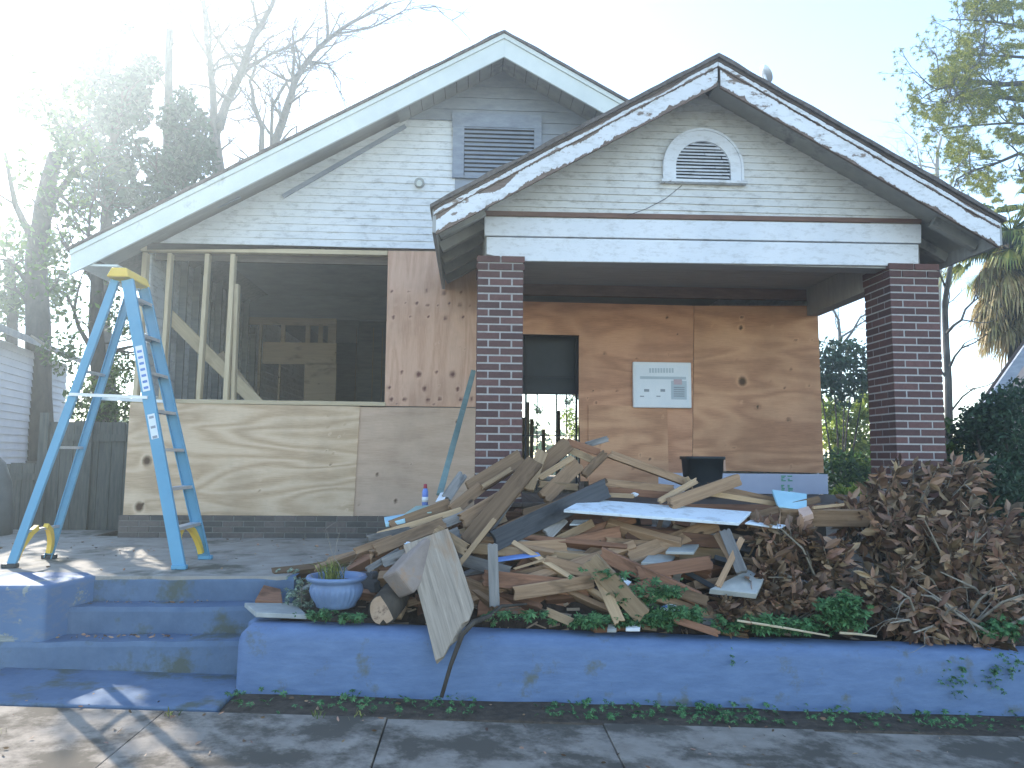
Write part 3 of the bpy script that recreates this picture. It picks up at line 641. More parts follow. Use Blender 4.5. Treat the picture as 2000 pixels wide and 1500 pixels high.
for xe, sgn in ((PL[0], 1), (PR[0], -1)):        # eave fascias, running back
    m = MB(); z = zporch(xe); q0, q1 = sorted((xe, xe+.03*sgn)); m.box((q0, YQ+.012, z-.24), (q1, 8.17, z-.045)); hb('eave_board', M['porchceil'], m, parent=pr)
    for k in range(5):
        m = MB(); y = YQ+.3+.42*k; s0, s1 = xe+.04*sgn, xe+.42*sgn; m.bar((s0, y, zporch(s0)-.19), (s1, y, zporch(s1)-.19), .09, .06); hb('rafter_tail', M['soffit'], m, parent=pr)
# boarded eave underside on the left with horizontal boards
m = MB()
for k in range(4):
    y = YQ+.06+.5*k; m.box((PL[0]+.035, y, zporch(PL[0])-.23), (xa-.0, y+.47, zporch(PL[0])-.215+.0))

# side beams, ceiling, floor, columns
hs = EYE.z+1.60
for x in (P(1590, 640, YF).x-.02, xa+.06):
    m = MB(); m.box((x-.07, YP+.225, hs), (x+.07, YF-.03, hs+.36)); hb('side_beam', M['porchceil'], m)
m = MB(); y = YP+.23
while y < YF-.05: m.box((xa+.14, y, hs+.30), (WR+.02, y+.082, hs+.32)); y += .088
hb('porch_ceiling', M['porchceil'], m)
m = MB(); x = xa
while x < xb: m.box((x, YP-.15, ZF-.03), (x+.082, YF-.02, ZF)); x += .085
fl = hb('porch_floor', M['dkwood'], m)
m = MB(); m.box((P(1250, 950, YP-.15).x, YP-.19, ZF-.17), (xb+.1, YP-.153, ZF-.0)); hb('rim_board', M['red'], m, parent=fl)
def column(px0, px1, ztop, name='brick_column'):
    c = (P(px0, 700, YP).x + P(px1, 700, YP).x)/2; W = (P(px1, 700, YP).x - P(px0, 700, YP).x); h = .0677; e = .0072
    m = MB(); z = ztop-h; k = 0; y0 = YP-.02; q = W/4
    rows = ([(-2*q, 0), (0, 2*q)], [(-2*q, -q), (-q, q), (q, 2*q)])
    while z > .35:
        r = rows[k % 2]; gr_ = .009 if k in (0, 1) else 0
        for (a, b) in r:
            for (u, v_) in r:
                if k % 2 and a == -q and u == -q: continue
                j = [random.uniform(-.0015, .0015) for _ in range(4)]
                s = 1 + gr_/(2*q)
                m.box((c+a*s+e*(a > -2*q)+j[0]-0, y0+2*q+u*s+e*(u > -2*q)+j[1], z+e), (c+b*s-e*(b < 2*q)+j[2], y0+2*q+v_*s-e*(v_ < 2*q)+j[3], z+h-e))
        z -= h; k += 1
    o = hb(name, M['brick'], m)
    mm = MB(); mm.box((c-2*q+.005, y0+.005, z+.02), (c+2*q-.005, y0+4*q-.005, ztop-.01)); hb('mortar', M['mortar'], mm, parent=o)
    return c, W
column(930.5, 1021, xz(978, 500, YP)[1]); column(1742, 1837, xz(1788, 515, YP)[1])
# brick base under the left front
m = MB(); mm = MB(); zb = ZS; k = 0; xq0, xq1 = P(233, 1030, YF-.06).x, P(1000, 1030, YF).x
while k < 4:
    z = zb+k*.0585; x = xq0 - (.1 if k % 2 else 0)
    while x < xq1: m.box((max(x, xq0), YF-.09+random.uniform(-.003,.003), z), (min(x+.2, xq1), YF+.1, z+.049)); x += .212
    k += 1
o = hb('brick_base', M['oldbrick'], m); mm.box((xq0+.005, YF-.083, ZS-.1), (xq1, YF+.09, ZS+.22)); hb('mortar', M['dkmortar'], mm, parent=o)
m = MB(); m.box((xq1, YF+.0, ZS-.3), (WR, YF+.1, ZF-.06)); m.box((WR-.1, YF+.1, 0), (WR, 17, ZF-.3)); m.box((WL, YF+.1, 0), (WL+.1, 17, ZF-.3)); hb('foundation', M['oldbrick'], m)
# thin dark line slanting up the porch gable, patch of torn paper below
m = MB(); m.tube([P(1225, 421, YP-.03), P(1262, 408, YP-.03), P(1300, 388, YP-.03), P(1332, 362, YP-.03)], .0025, 4); hb('gable_line', M['iron'], m)
# arched vent
cx, cz = P(1371, 331, YP)[0], P(1371, 331, YP)[2]; ro, ri = .077*F/1000*0+ (P(1447,331,YP).x-P(1294,331,YP).x)/2, (P(1424,331,YP).x-P(1318,331,YP).x)/2; zbv = P(1371, 357, YP).z
def arch(r0, r1, y0, y1):
    m = MB(); pts = [(r, z) for r, z in ((0, zbv-cz),)]; seq = [(-1, zbv-cz)] + [(math.cos(math.pi-math.pi*i/24), math.sin(math.pi-math.pi*i/24)) for i in range(25)] + [(1, zbv-cz)]
    vs = []
    for i, (a, b) in enumerate(seq):
        end = i in (0, len(seq)-1)
        for r in (r0, r1):
            for y in (y0, y1): vs.append((cx+a*r, y, cz + (b if end else b*r)))
    n = len(seq); fs = []
    for i in range(n-1):
        k = i*4; fs += [(k, k+4, k+6, k+2), (k+1, k+3, k+7, k+5), (k, k+1, k+5, k+4), (k+2, k+6, k+7, k+3)]
    fs += [(0, 2, 3, 1), (4*n-4, 4*n-3, 4*n-1, 4*n-2)]; m.add(vs, fs); return m
av = hb('arched_vent', M['beam'], arch(ri, ro-.01, YP-.045, YP-.012)); hb('outer_moulding', M['beam'], arch(ro-.012, ro+.008, YP-.055, YP-.01), parent=av)
m = MB(); m.bar((cx-ro-.03, YP-.05, zbv-.012), (cx+ro+.03, YP-.05, zbv-.012), .022, .06); hb('vent_sill', M['peeltrim'], m, parent=av)
m = MB(); m.prism([(cx-ri, zbv), (cx+ri, zbv)] + [(cx+ri*math.cos(math.pi*i/16), cz+ri*math.sin(math.pi*i/16)) for i in range(17)], YP-.019, YP-.017); hb('vent_back', M['black'], m, parent=av)
m = MB(); z = zbv+.012
while z < cz+ri-.02:
    h_ = ri if z < cz else math.sqrt(max(0, ri*ri-(z-cz)**2)); x = cx-h_
    while x < cx+h_-.01:
        x2 = min(cx+h_, x+random.uniform(.10, .45)); dz = random.uniform(-.004, .004)
        m.add([(x, YP-.042, z-.010+dz), (x2, YP-.042, z-.010+dz+random.uniform(-.003,.003)), (x2, YP-.021, z+.014), (x, YP-.021, z+.014)], [(0, 1, 2, 3)])
        x = x2 + (random.uniform(.0, .012) if random.random() < .5 else 0)
    z += .030
hb('slats', M['peeltrim'], m, parent=av)
# notice frame on the plywood
no = thing('notice_frame', 'white plastic wrapped permit notice with three printed cards, fixed to the porch plywood', 'notice', P(1292, 752, YF-.05))
m = MB(); pbox(m, 1237, 708, 1350, 796, YF-.05, .045); bevel(m.build('backing_board', M['white'], no), .012, 3)
m = MB(); pbox(m, 1243, 714, 1344, 790, YF-.0535, .003); m.build('wrap', M['paper'], no)
for (x0, y0, x1, y1) in ((1249, 752, 1277, 778), (1281, 752, 1308, 778)):
    m = MB(); pbox(m, x0, y0, x1, y1, YF-.056, .002); c = m.build('card', M['paper'], no)
    m = MB(); pbox(m, x0+9, y0+8, x1-9, y0+13, YF-.0575, .001); pbox(m, x0+1, y1-5, x0+9, y1-3, YF-.0575, .001); m.build('print', M['ink'], c)
m = MB(); pbox(m, 1311, 744, 1341, 780, YF-.056, .002); c = m.build('card', M['paleink'], no)
m = MB(); pbox(m, 1316, 741, 1332, 751, YF-.0575, .001); m.build('print', M['redink'], c)
m = MB()
for k in range(5): pbox(m, 1316, 756+4.2*k, 1337, 757.6+4.2*k, YF-.0578, .001)
m.build('print', M['ink'], c)
m = MB(); pbox(m, 1250, 736, 1340, 740, YF-.056, .001)
for k in range(9): pbox(m, 1268+5.5*k, 719, 1271.5+5.5*k, 728, YF-.056, .001)
m.build('heading', M['paleink'], no)
# small grey dish on the roof slope
ds = thing('roof_dish', 'small weathered grey dish tilted up on the porch roof slope', 'dish', P(1500, 160, 7.0))
m = MB(); c = P(1493, 146, 7.0); ax = Vector((.85, .2, .5)).normalized(); u = ax.cross(Vector((0,1,0))).normalized(); v_ = ax.cross(u)
for r, d_ in ((.0, 0), (.05, .004), (.08, .014), (.095, .026)): m.v += [c + ax*d_ + u*(r*math.cos(t*math.pi/8)) + v_*(r*.8*math.sin(t*math.pi/8)) for t in range(16)]
for i in range(3): m.f += [(i*16+k, i*16+(k+1)%16, (i+1)*16+(k+1)%16, (i+1)*16+k) for k in range(16)]
m.build('dish', M['alu'], ds, True); m = MB(); m.tube([c, P(1502, 172, 7.0)], .012, 8); m.build('mast', M['alu'], ds)
# ================================================================== STEPLADDER
ZL = ZS + .004
nf, rn = P(350, 1105, 5.9), P(21, 1097, 5.97)
cap = P(243, 540, 6.1); CT = cap.z
lad = thing('stepladder', 'tall blue stepladder with a yellow top standing open on the concrete', 'ladder', (nf.x-.6, 6.1, ZL))
yn0, yf0, yn1, yf1 = 5.90, 6.46, 6.08, 6.40
frx0, frx1, rrx0, rrx1 = nf.x, P(247, 560, 6.08).x, rn.x, P(221, 560, 6.08).x
def rail(name, b, t, w_, th):
    m = MB(); d = (Vector(t)-Vector(b)).normalized(); u = Vector((0, 1, 0)).cross(d).normalized()
    m.bar(b, t, w_, .006, u)                                   # web
    for s_ in (-1, 1): m.bar(Vector(b)+u*s_*(w_/2-.0035)+Vector((0, th/2+.003, 0)), Vector(t)+u*s_*(w_/2-.0035)+Vector((0, th/2+.003, 0)), .006, th, u)
    return bevel(m.build(name, M['fiber'], lad), .0015, 1)
rail('front_rail', (frx0, yn0, ZL), (frx1, yn1, CT-.03), .09, .03); rail('front_rail', (frx0, yf0, ZL), (frx1, yf1, CT-.03), .09, -.03)
rail('rear_rail', (rrx0, yn0+.06, ZL), (rrx1, yn1+.02, CT-.03), .062, .028); rail('rear_rail', (rrx0, yf0+.03, ZL), (rrx1, yf1, CT-.03), .062, -.028)
m = MB(); c0, c1 = P(217, 545, 6.07).x, P(251, 545, 6.07).x
m.add([(c0-.02, yn1-.06, CT-.02), (c1+.02, yn1-.06, CT-.02), (c1+.02, yf1+.05, CT-.02), (c0-.02, yf1+.05, CT-.02), (c0+.01, yn1-.04, CT+.06), (c1-.01, yn1-.04, CT+.06), (c1-.01, yf1+.03, CT+.06), (c0+.01, yf1+.03, CT+.06)],
      [(0,3,2,1),(4,5,6,7),(0,1,5,4),(1,2,6,5),(2,3,7,6),(3,0,4,7)]); bevel(m.build('top_cap', M['yellow'], lad), .012, 3)
m = MB(); H = CT-ZL
for k in range(1, 8):
    t = .3*k/H
    if t > .95: break
    x = frx0+(frx1-frx0)*t; a = yn0+(yn1-yn0)*t; b = yf0+(yf1-yf0)*t; s_ = MB(); s_.box((x-.045, a+.008, ZL+.3*k-.004), (x+.04, b-.008, ZL+.3*k)); s_.box((x-.045, a+.008, ZL+.3*k-.024), (x-.041, b-.008, ZL+.3*k-.0045)); s_.box((x+.036, a+.008, ZL+.3*k-.024), (x+.04, b-.008, ZL+.3*k-.0045))
    s_.build('step', M['alu'], lad)
for z in (.26, .90, 1.5):
    t = z/H; x = rrx0+(rrx1-rrx0)*t; a = yn0+.06+(yn1-yn0-.04)*t; b = yf0+.03+(yf1-yf0-.03)*t; s_ = MB(); s_.bar((x, a+.006, ZL+z), (x, b-.006, ZL+z), .022, .022); s_.build('rear_brace', M['alu'], lad)
for yy0, yy1 in ((yn0, yn1), (yf0, yf1)):
    t = 1.30/H; s_ = MB(); yy = yy0+(yy1-yy0)*t; d = .012 if yy0 == yn0 else -.012
    s_.bar((rrx0+(rrx1-rrx0)*t-.01, yy+.03-d, ZL+1.31), (frx0+(frx1-frx0)*t, yy-d, ZL+1.29), .024, .008); s_.build('spreader', M['alu'], lad)
def gus(x, y, sgn, dx):
    s_ = MB(); pts = []
    for i in range(7):
        t = i/6; pts.append((x+dx*.22*t, y+sgn*.02+sgn*(.14*(1-t)**2 if i else .17)*1.0, ZL+.28-.0*t if i == 0 else ZL+.28-.23*t))
    for i in range(6): s_.bar(pts[i], pts[i+1], .035, .05 if i else .04, (1, 0, 0))
    s_.build('knee_brace', M['yellow'], lad)
sx = (frx1-frx0)/H; rx_ = (rrx1-rrx0)/H
gus(frx0+sx*.28, yn0+.02, 1, -sx*.9); gus(frx0+sx*.28, yf0-.02, -1, -sx*.9); gus(rrx0+rx_*.28, yn0+.07, 1, -rx_*.9); gus(rrx0+rx_*.28, yf0+.01, -1, -rx_*.9)
for x, y in ((frx0, yn0), (frx0, yf0), (rrx0, yn0+.06), (rrx0, yf0+.03)):
    s_ = MB(); s_.box((x-.055, y-.02, ZL-.003), (x+.055, y+.03, ZL+.03)); bevel(s_.build('foot', M['black'] if x == rrx0 else M['fiber'], lad), .006)
for t0, t1, mt in ((.60, .76, M['white']), (.435, .52, M['paper'])):
    s_ = MB(); a = Vector((frx0, yn0-.005, ZL)).lerp(Vector((frx1, yn1-.005, CT-.03)), t0); b = Vector((frx0, yn0-.005, ZL)).lerp(Vector((frx1, yn1-.005, CT-.03)), t1)
    d = (b-a).normalized(); u = Vector((0, 1, 0)).cross(d).normalized(); s_.bar(a, b, .055, .002, u); lb = s_.build('label', mt, lad)
    s_ = MB()
    for i in range(7):
        if t0 < .5 and i % 3: continue
        p = a.lerp(b, (i+.6)/7.5); s_.bar(p-d*.012+Vector((0,-.0015,0)), p+d*.008+Vector((0,-.0015,0)), .036, .001, u)
    s_.build('print', M['bluep'] if t0 > .5 else M['ink'], lb)

# ================================================================== DEBRIS PILE
grp = 'loose boards in the debris pile'
def pile_z(x, y):
    # mound under the boards
    cx_, cy_ = .75, 5.85
    a = max(0, 1-((x-cx_)/(1.75 if x < cx_ else 2.3))**2 - ((y-cy_)/.85)**2)
    return zw(x) - .06 + .50*a**.8
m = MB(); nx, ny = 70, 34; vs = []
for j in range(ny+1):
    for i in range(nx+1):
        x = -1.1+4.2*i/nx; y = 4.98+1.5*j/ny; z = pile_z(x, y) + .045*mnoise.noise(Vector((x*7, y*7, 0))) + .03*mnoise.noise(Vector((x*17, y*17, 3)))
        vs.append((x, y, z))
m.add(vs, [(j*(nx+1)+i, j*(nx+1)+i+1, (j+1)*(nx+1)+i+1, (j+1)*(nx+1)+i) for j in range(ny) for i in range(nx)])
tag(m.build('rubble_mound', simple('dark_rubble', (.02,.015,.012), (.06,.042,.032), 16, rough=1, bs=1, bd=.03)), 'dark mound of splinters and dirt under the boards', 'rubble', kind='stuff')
FACE = Vector((0, -1, .25)).normalized()
def db(mat, p0, d0, p1, d1, wpx, th, label, roll=0, cat='board', name='debris_board', bow=0, jag=.02, bev=.003):
    """board from pixel p0 at depth d0 to p1 at d1, visible width in px, thickness m"""
    a = P(*p0, d0); b = P(*p1, d1); dm = (d0+d1)/2; w_ = wpx*dm/F
    d = (b-a).normalized(); view = ((a+b)/2-EYE).normalized(); up = d.cross(view).normalized()
    up = Matrix.Rotation(R(roll), 3, d) @ up
    if up.z < 0: up = -up
    return lum(name, M[mat], a, b, w_, th, up, None, bev, jag, label, cat, grp, bow)
BL = [
 # mat, p0, d0, p1, d1, w px, th, label, roll
 ('brown', (1046,900),5.62,(912,1062),5.25,34,.045,'long brown plank slanting down from the pile top, left of the dark beam',12),
 ('grey', (1022,925),5.72,(930,1060),5.40,30,.04,'grey plank just behind the long slanting brown plank',-15),
 ('tan', (968,1012),5.2,(889,1112),5.05,10,.03,'narrow split strip with a pale edge below the long slanting plank',0),
 ('dkblue', (1186,952),5.60,(962,1058),5.30,38,.05,'dark stained heavy beam crossing the middle of the pile',-8),
 ('brown', (1184,938),5.62,(965,1038),5.34,10,.07,'thin brown strip lying along the top of the dark beam',0),
 ('brown', (1020,893),5.9,(915,958),5.75,34,.05,'broad brown board in front of the left brick column base',10),
 ('tan', (1000,915),5.8,(938,953),5.7,9,.03,'thin pale splinter board below the broad brown board',0),
 ('brown', (1112,864),5.9,(1040,925),5.8,30,.04,'brown board leaning on the left side of the pile peak',8),
 ('red', (1106,862),5.95,(1172,884),6.0,14,.07,'short rafter end at the very peak of the pile',0),
 ('tan', (1112,878),5.95,(1165,902),5.95,14,.04,'short pale crosspiece just below the peak',0),
 ('grey', (1142,870),6.1,(1190,856),6.1,12,.04,'grey stub sticking up right of the peak',0),
 ('brown', (1184,884),5.95,(1138,930),5.85,16,.04,'short dark board sloping left below the peak',10),
 ('brown', (1188,886),5.98,(1356,948),5.85,15,.05,'long thin rafter sloping right from the peak toward the black bucket',-12),
 ('tan', (1052,935),5.75,(1120,892),5.8,12,.03,'narrow tan board under the peak, sloping up right',0),
 ('tan', (1050,945),5.7,(1130,952),5.75,14,.04,'short tan board level with the pile middle, left of the dark beam end',0),
 ('brown', (1176,942),5.75,(1318,955),5.75,15,.06,'level brown board under the long thin rafter',0),
 ('red', (1180,958),5.72,(1312,968),5.72,14,.05,'reddish board directly below the level brown board',0),
 ('tan', (1168,966),5.6,(1240,969),5.65,9,.02,'small torn pale sliver above the white board',0),
 ('brown', (1306,985),5.5,(1444,936),5.7,24,.06,'brown beam with a rounded end pointing at the white base strip',5),
 ('tan', (1286,980),5.55,(1362,938),5.7,12,.03,'tan lath beside the round ended beam',0),
 ('tan', (1336,930),5.8,(1350,952),5.8,14,.03,'short tan offcut standing beside the bucket',0),
 ('red', (900,1150),5.25,(1148,1112),5.35,42,.09,'large reddish beam low in the pile behind the upright post',6),
 ('red', (1056,1075),5.4,(1214,1040),5.45,26,.06,'reddish beam end on below the left end of the white board',0),
 ('red', (1120,1048),5.5,(1240,1012),5.55,20,.05,'orange brown broken board right below the white board',0),
 ('brown', (1224,1090),5.3,(1400,1024),5.5,28,.06,'brown beam rising right underneath the white board',-6),
 ('red', (1170,1080),5.2,(1370,1172),5.05,26,.06,'long reddish beam sloping down right to the green weeds',10),
 ('red', (1226,1158),5.05,(1312,1126),5.15,24,.04,'broken reddish board between the weeds and the leaning post',0),
 ('red', (930,1185),5.15,(1170,1178),5.2,34,.06,'dark reddish board lying on the soil at the bottom of the pile',-10),
 ('tan', (1062,1192),4.93,(1118,1216),4.93,16,.04,'short tan offcut on top of the low wall near the pile centre',0),
 ('red', (1312,1208),4.9,(1406,1238),4.88,14,.04,'thin reddish lath lying on the wall edge among weeds',0),
 ('grey', (962,1060),5.05,(966,1188),5.02,20,.05,'dark grey upright post stub below the dark beam end',0),
 ('grey', (783,1074),5.2,(714,1115),5.05,12,.02,'thin grey lath pointing down left at the flowerpot',0),
 ('grey', (820,1030),5.5,(715,1052),5.35,12,.03,'weathered lath at the far left above the flowerpot',0),
 ('tan', (905,995),5.6,(735,1046),5.4,12,.03,'long pale lath on the left shoulder of the pile',0),
 ('brown', (870,1020),5.45,(730,1075),5.2,24,.03,'broad pale brown board on the left slope of the pile',14),
 ('grey', (850,1060),5.2,(745,1100),5.1,20,.03,'grey board behind the square timber block',0),
 ('brown', (770,1050),5.4,(690,1078),5.3,14,.03,'broken stick board nearest the brick house base',0),
 ('tan', (848,1034),5.15,(914,1076),5.1,24,.035,'short beige board above the wide weathered plank',0),
 ('grey', (985,975),5.7,(850,1030),5.45,18,.03,'grey split board left of the long slanting plank',0),
 ('tan', (990,1010),5.6,(880,1050),5.45,16,.03,'thin tan board tucked under the slanting planks',0),
 ('brown', (940,950),5.75,(880,1000),5.6,24,.04,'short brown board at the left edge of the peak slope',0),
 ('grey', (905,925),5.9,(870,975),5.75,20,.03,'pale splintered board beside the green leaning board',0),
 ('grey', (1100,1010),5.5,(1066,1046),5.4,26,.03,'grey brown short board below the left tip of the white board',0),
 ('red', (1040,1080),5.35,(1010,1120),5.3,20,.03,'small reddish offcut right of the upright post',0),
 ('tan', (1000,1112),5.2,(1090,1085),5.25,5,.02,'thin pale edge strip beside the blue panel',0),
 ('brown', (1100,1120),5.3,(1180,1060),5.35,18,.03,'brown slat crossing behind the leaning A shaped posts',0),
 ('grey', (1230,1070),5.4,(1160,1090),5.3,8,.02,'narrow grey lath below the reddish beam end',0),
 ('grey', (1332,1062),5.4,(1420,1044),5.5,14,.02,'pale green grey lath under the right half of the white board',0),
 ('tan', (1350,958),5.7,(1520,985),5.8,10,.03,'long thin lath at the right top of the pile',0),
 ('brown', (1380,950),5.9,(1560,990),5.9,16,.05,'dark rafter running right below the white base strip',0),
 ('brown', (1460,1010),5.5,(1600,975),5.8,14,.04,'dark board right of the white board end',0),
 ('brown', (1520,1010),5.6,(1700,1012),5.7,34,.04,'broad dull red board at the right end of the pile',20),
 ('tan', (1585,992),5.6,(1650,985),5.7,6,.02,'thin pale stick pointing right at the pile end',0),
 ('brown', (1400,1040),5.3,(1440,1110),5.1,18,.03,'dark upright board at the right foot of the pile',0),
 ('grey', (1415,1035),5.25,(1450,1120),5.05,22,.04,'greenish grey post among the dead leaves',0),
 ('brown', (1450,1050),5.2,(1400,1150),5.0,12,.03,'thin brown board sloping left into the dead leaves',0),
 ('brown', (880,985),5.7,(760,1030),5.5,24,.04,'brown board on the left shoulder above the flowerpot',0),
 ('grey', (900,1040),5.4,(800,1085),5.2,26,.04,'weathered board running down behind the wide plank top',0),
 ('tan', (1060,880),5.85,(1030,960),5.7,22,.04,'tan board standing steeply left of the peak',0),
 ('brown', (1130,905),5.85,(1060,975),5.65,30,.05,'thick brown board in the hollow below the peak',0),
 ('brown', (1010,955),5.6,(900,1020),5.4,30,.05,'thick brown board under the long slanting plank, upper left',0),
 ('red', (940,1128),5.12,(1150,1150),5.15,30,.06,'heavy reddish board level behind the upright post and the torn posts',0),
 ('brown', (1000,1160),5.05,(1160,1135),5.1,26,.05,'brown board just above the soil between the wide plank and the torn posts',0),
 ('red', (1240,1120),5.12,(1390,1098),5.2,26,.05,'reddish board above the weeds left of the concrete piece',0),
 ('brown', (1060,1095),5.25,(1200,1130),5.2,24,.05,'brown board falling right across the pile centre',0),
 ('brown', (1180,1062),5.4,(1330,1075),5.35,26,.05,'level brown board behind the pale slabs',0),
 ('brown', (1270,1140),5.08,(1385,1175),5.02,20,.04,'dark board low on the right beside the weeds',0),
 ('tan', (1075,1062),5.42,(1160,1020),5.5,16,.03,'tan board rising to the left tip of the white board',0),
 ('brown', (985,1075),5.35,(1110,1068),5.35,30,.05,'broad brown board above the blue panel edge',0),
 ('grey', (890,1090),5.25,(1000,1120),5.2,24,.03,'grey board passing behind the upright post',0),
 ('brown', (880,1130),5.2,(960,1160),5.15,26,.04,'brown board end right of the wide weathered plank',0),
 ('brown', (1020,1010),5.55,(1120,985),5.6,30,.05,'brown board in the notch between the dark beam and the white board',0),
 ('red', (1220,1040),5.45,(1420,1060),5.4,24,.05,'reddish beam under the right half of the white board',0),
]
for e in BL: db(e[0], e[1], e[2], e[3], e[4], e[5], e[6], e[7], e[8])
db('tan', (1151,1090), 5.0, (1258,1205), 4.9, 34, .07, 'heavy torn tan post leaning right over the weeds, upper leg of the A shape', 10, 'post', 'broken_post')
db('tan', (1166,1118), 5.02, (1212,1219), 4.88, 22, .05, 'shorter torn tan post standing on the wall edge, lower leg of the A shape', 0, 'post', 'broken_post')
# wide jagged plank leaning over the wall
a, b = P(832, 1050, 5.12), P(893, 1252, 4.70)
wp = lum('wide_plank', M['greytan'], a, b, .31, .035, Vector((1, .05, .42)), None, .003, .001, 'wide weathered plank with a torn lower end leaning out over the blue wall', 'plank', None, .01)
me = wp.data
for v in me.vertices:
    if v.co.x > .0: pass
L2 = (b-a).length/2
for v in me.vertices:
    if v.co.x > L2-.01: v.co.x += -v.co.z*.75 - (.022 if round((v.co.z+.2)/.0517) % 2 else 0) - random.uniform(0, .03)
# extra boards filling the mound, each described by what lies nearest to it
random.seed(21)
kinds = ['brown', 'red', 'tan', 'brown', 'grey', 'brown', 'dkblue', 'red']
adj = {'brown': 'brown', 'red': 'reddish', 'tan': 'tan', 'grey': 'weathered grey', 'dkblue': 'dark'}
marks = [((750,1190),'cut log'),((656,1150),'flowerpot'),((780,1130),'square timber block'),((870,1150),'wide weathered plank'),((962,1120),'upright grey post'),((1010,1087),'blue panel'),((1110,862),'peak rafter'),((1375,915),'black bin'),
 ((1200,985),'left half of the white board'),((1400,1005),'right half of the white board'),((1280,1090),'pale slabs'),((1170,1110),'A shaped torn posts'),((1430,1130),'concrete piece'),((1540,975),'blue foam piece'),((1075,950),'dark beam'),
 ((980,985),'long slanting plank'),((880,960),'green leaning board'),((820,995),'pale green panel'),((1350,1165),'low reddish beam'),((1310,1190),'crumpled wrapper'),((1620,1010),'dull red board'),((960,890),'left brick column'),((1030,1130),'large low reddish beam')]
def px_of(p):
    q = cm.transposed() @ (Vector(p)-EYE); return (1000-F*q.x/q.z, 750+F*q.y/q.z)
seen = {}
for k in range(190):
    x = random.uniform(-.95, 2.75); y = random.uniform(5.08, 6.2); z = pile_z(x, y)
    if z < zw(x) + .02: continue
    Lg = random.uniform(.45, 1.4); az = random.choice((random.gauss(0, .3), random.gauss(.7, .3), random.gauss(-.5, .35)))
    d = Vector((math.cos(az)*.95, math.sin(az)*.8, 0)); p = Vector((x, y, 0)); e0 = p-d*Lg/2; e1 = p+d*Lg/2
    for e in (e0, e1): e.z = max(pile_z(e.x, e.y), zw(e.x)) + random.uniform(.03, .26)*(1 if e.y > 5.3 else .5)
    mz = (e0.z+e1.z)/2
    if mz < z: e0.z += z-mz; e1.z += z-mz
    if min(e0.y, e1.y) < 4.98: continue
    mt = random.choice(kinds); wd = random.choice((.07, .09, .12, .14, .16)); sz = ('short' if Lg < .6 else 'long') + (' narrow' if wd < .07 else ' broad' if wd > .11 else '')
    c_ = px_of((e0+e1)/2); mk = min(marks, key=lambda q: (q[0][0]-c_[0])**2+(q[0][1]-c_[1])**2); dx, dy = c_[0]-mk[0][0], c_[1]-mk[0][1]
    rel = ('just above' if dy < 0 else 'just below') if abs(dy) > abs(dx) else ('left of' if dx < 0 else 'right of')
    lb = f'{sz} {adj[mt]} board {rel} the {mk[1]}'
    if seen.get(lb): lb = f'{sz} {adj[mt]} board {rel} the {mk[1]}, ' + ('rising right' if e1.z > e0.z else 'falling right')
    if seen.get(lb): continue
    seen[lb] = 1
    lum('debris_board', M[mt], e0, e1, wd, random.choice((.035, .045, .06)), (random.uniform(-.5,.5), random.uniform(-1.2, .1), random.uniform(.2, 1)), None, .003, .03, lb, 'board', grp, random.uniform(-.01, .01))
# small splinters: one uncountable litter
m = MB(); random.seed(5)
for k in range(900):
    x = random.uniform(-.9, 3.0); y = random.uniform(5.0, 6.4); z = pile_z(x, y)
    if z < zw(x) - .055 and random.random() < .6: continue
    d = Vector((random.gauss(0, 1), random.gauss(0, .6), random.gauss(0, .2))).normalized()*random.uniform(.015, .06)
    p = Vector((x, y, z+.03)); m.bar(p-d, p+d, random.uniform(.005, .02), random.uniform(.003, .008), (random.random(), random.random(), 1))
spl = simple('splinters', (.10,.065,.045), (.36,.27,.19), 2, bs=0, rough=.9)
tag(m.build('splinters', spl), 'small wood splinters scattered through the debris pile', 'splinters', kind='stuff')
# white painted board lying flat
def flat4(name, mat, q, th, label, cat, bev=.003):
    m = MB(); pts = [P(px, py, Y) for px, py, Y in q]; n_ = (pts[1]-pts[0]).cross(pts[3]-pts[0]).normalized()
    if n_.z < 0: n_ = -n_
    o = sum(pts, Vector())/4; m.add([p for p in pts] + [p-n_*th for p in pts], [(0,1,2,3), (7,6,5,4), (0,4,5,1), (1,5,6,2), (2,6,7,3), (3,7,4,0)])
    ob = m.build(name, M[mat], origin=o); bevel(ob, bev, 1); return tag(ob, label, cat)
flat4('white_board', 'whitebd', ((1101,995,5.30),(1443,1021,5.22),(1468,999,5.52),(1141,974,5.62)), .022, 'white painted board lying flat across the right half of the debris pile', 'board')
flat4('white_board', 'whitebd', ((1455,1021,5.3),(1525,1031,5.3),(1535,1025,5.4),(1465,1015,5.4)), .012, 'white strip just beyond the right end of the large white board', 'board')
flat4('white_board', 'whitebd', ((1112,1024,5.5),(1155,1024,5.5),(1150,1015,5.6),(1120,1015,5.6)), .012, 'small white scrap under the left end of the large white board', 'board')
flat4('plaster_slab', 'paleb', ((1252,1098,5.15),(1308,1100,5.15),(1320,1083,5.35),(1270,1080,5.35)), .02, 'lower of two pale slabs under the brown beam', 'slab')
flat4('plaster_slab', 'paleb', ((1300,1077,5.2),(1355,1078,5.2),(1366,1062,5.4),(1310,1064,5.4)), .02, 'upper of two pale slabs under the brown beam', 'slab')
flat4('concrete_chunk', 'paleb', ((1386,1150,4.98),(1478,1160,4.95),(1492,1130,5.1),(1462,1112,5.2)), .04, 'broken grey concrete piece among the dead leaves right of the weeds', 'concrete piece')
flat4('blue_panel', 'bluep', ((968,1096,5.2),(1056,1084,5.25),(1050,1077,5.32),(972,1088,5.3)), .01, 'bright blue panel edge right of the upright grey post', 'panel')
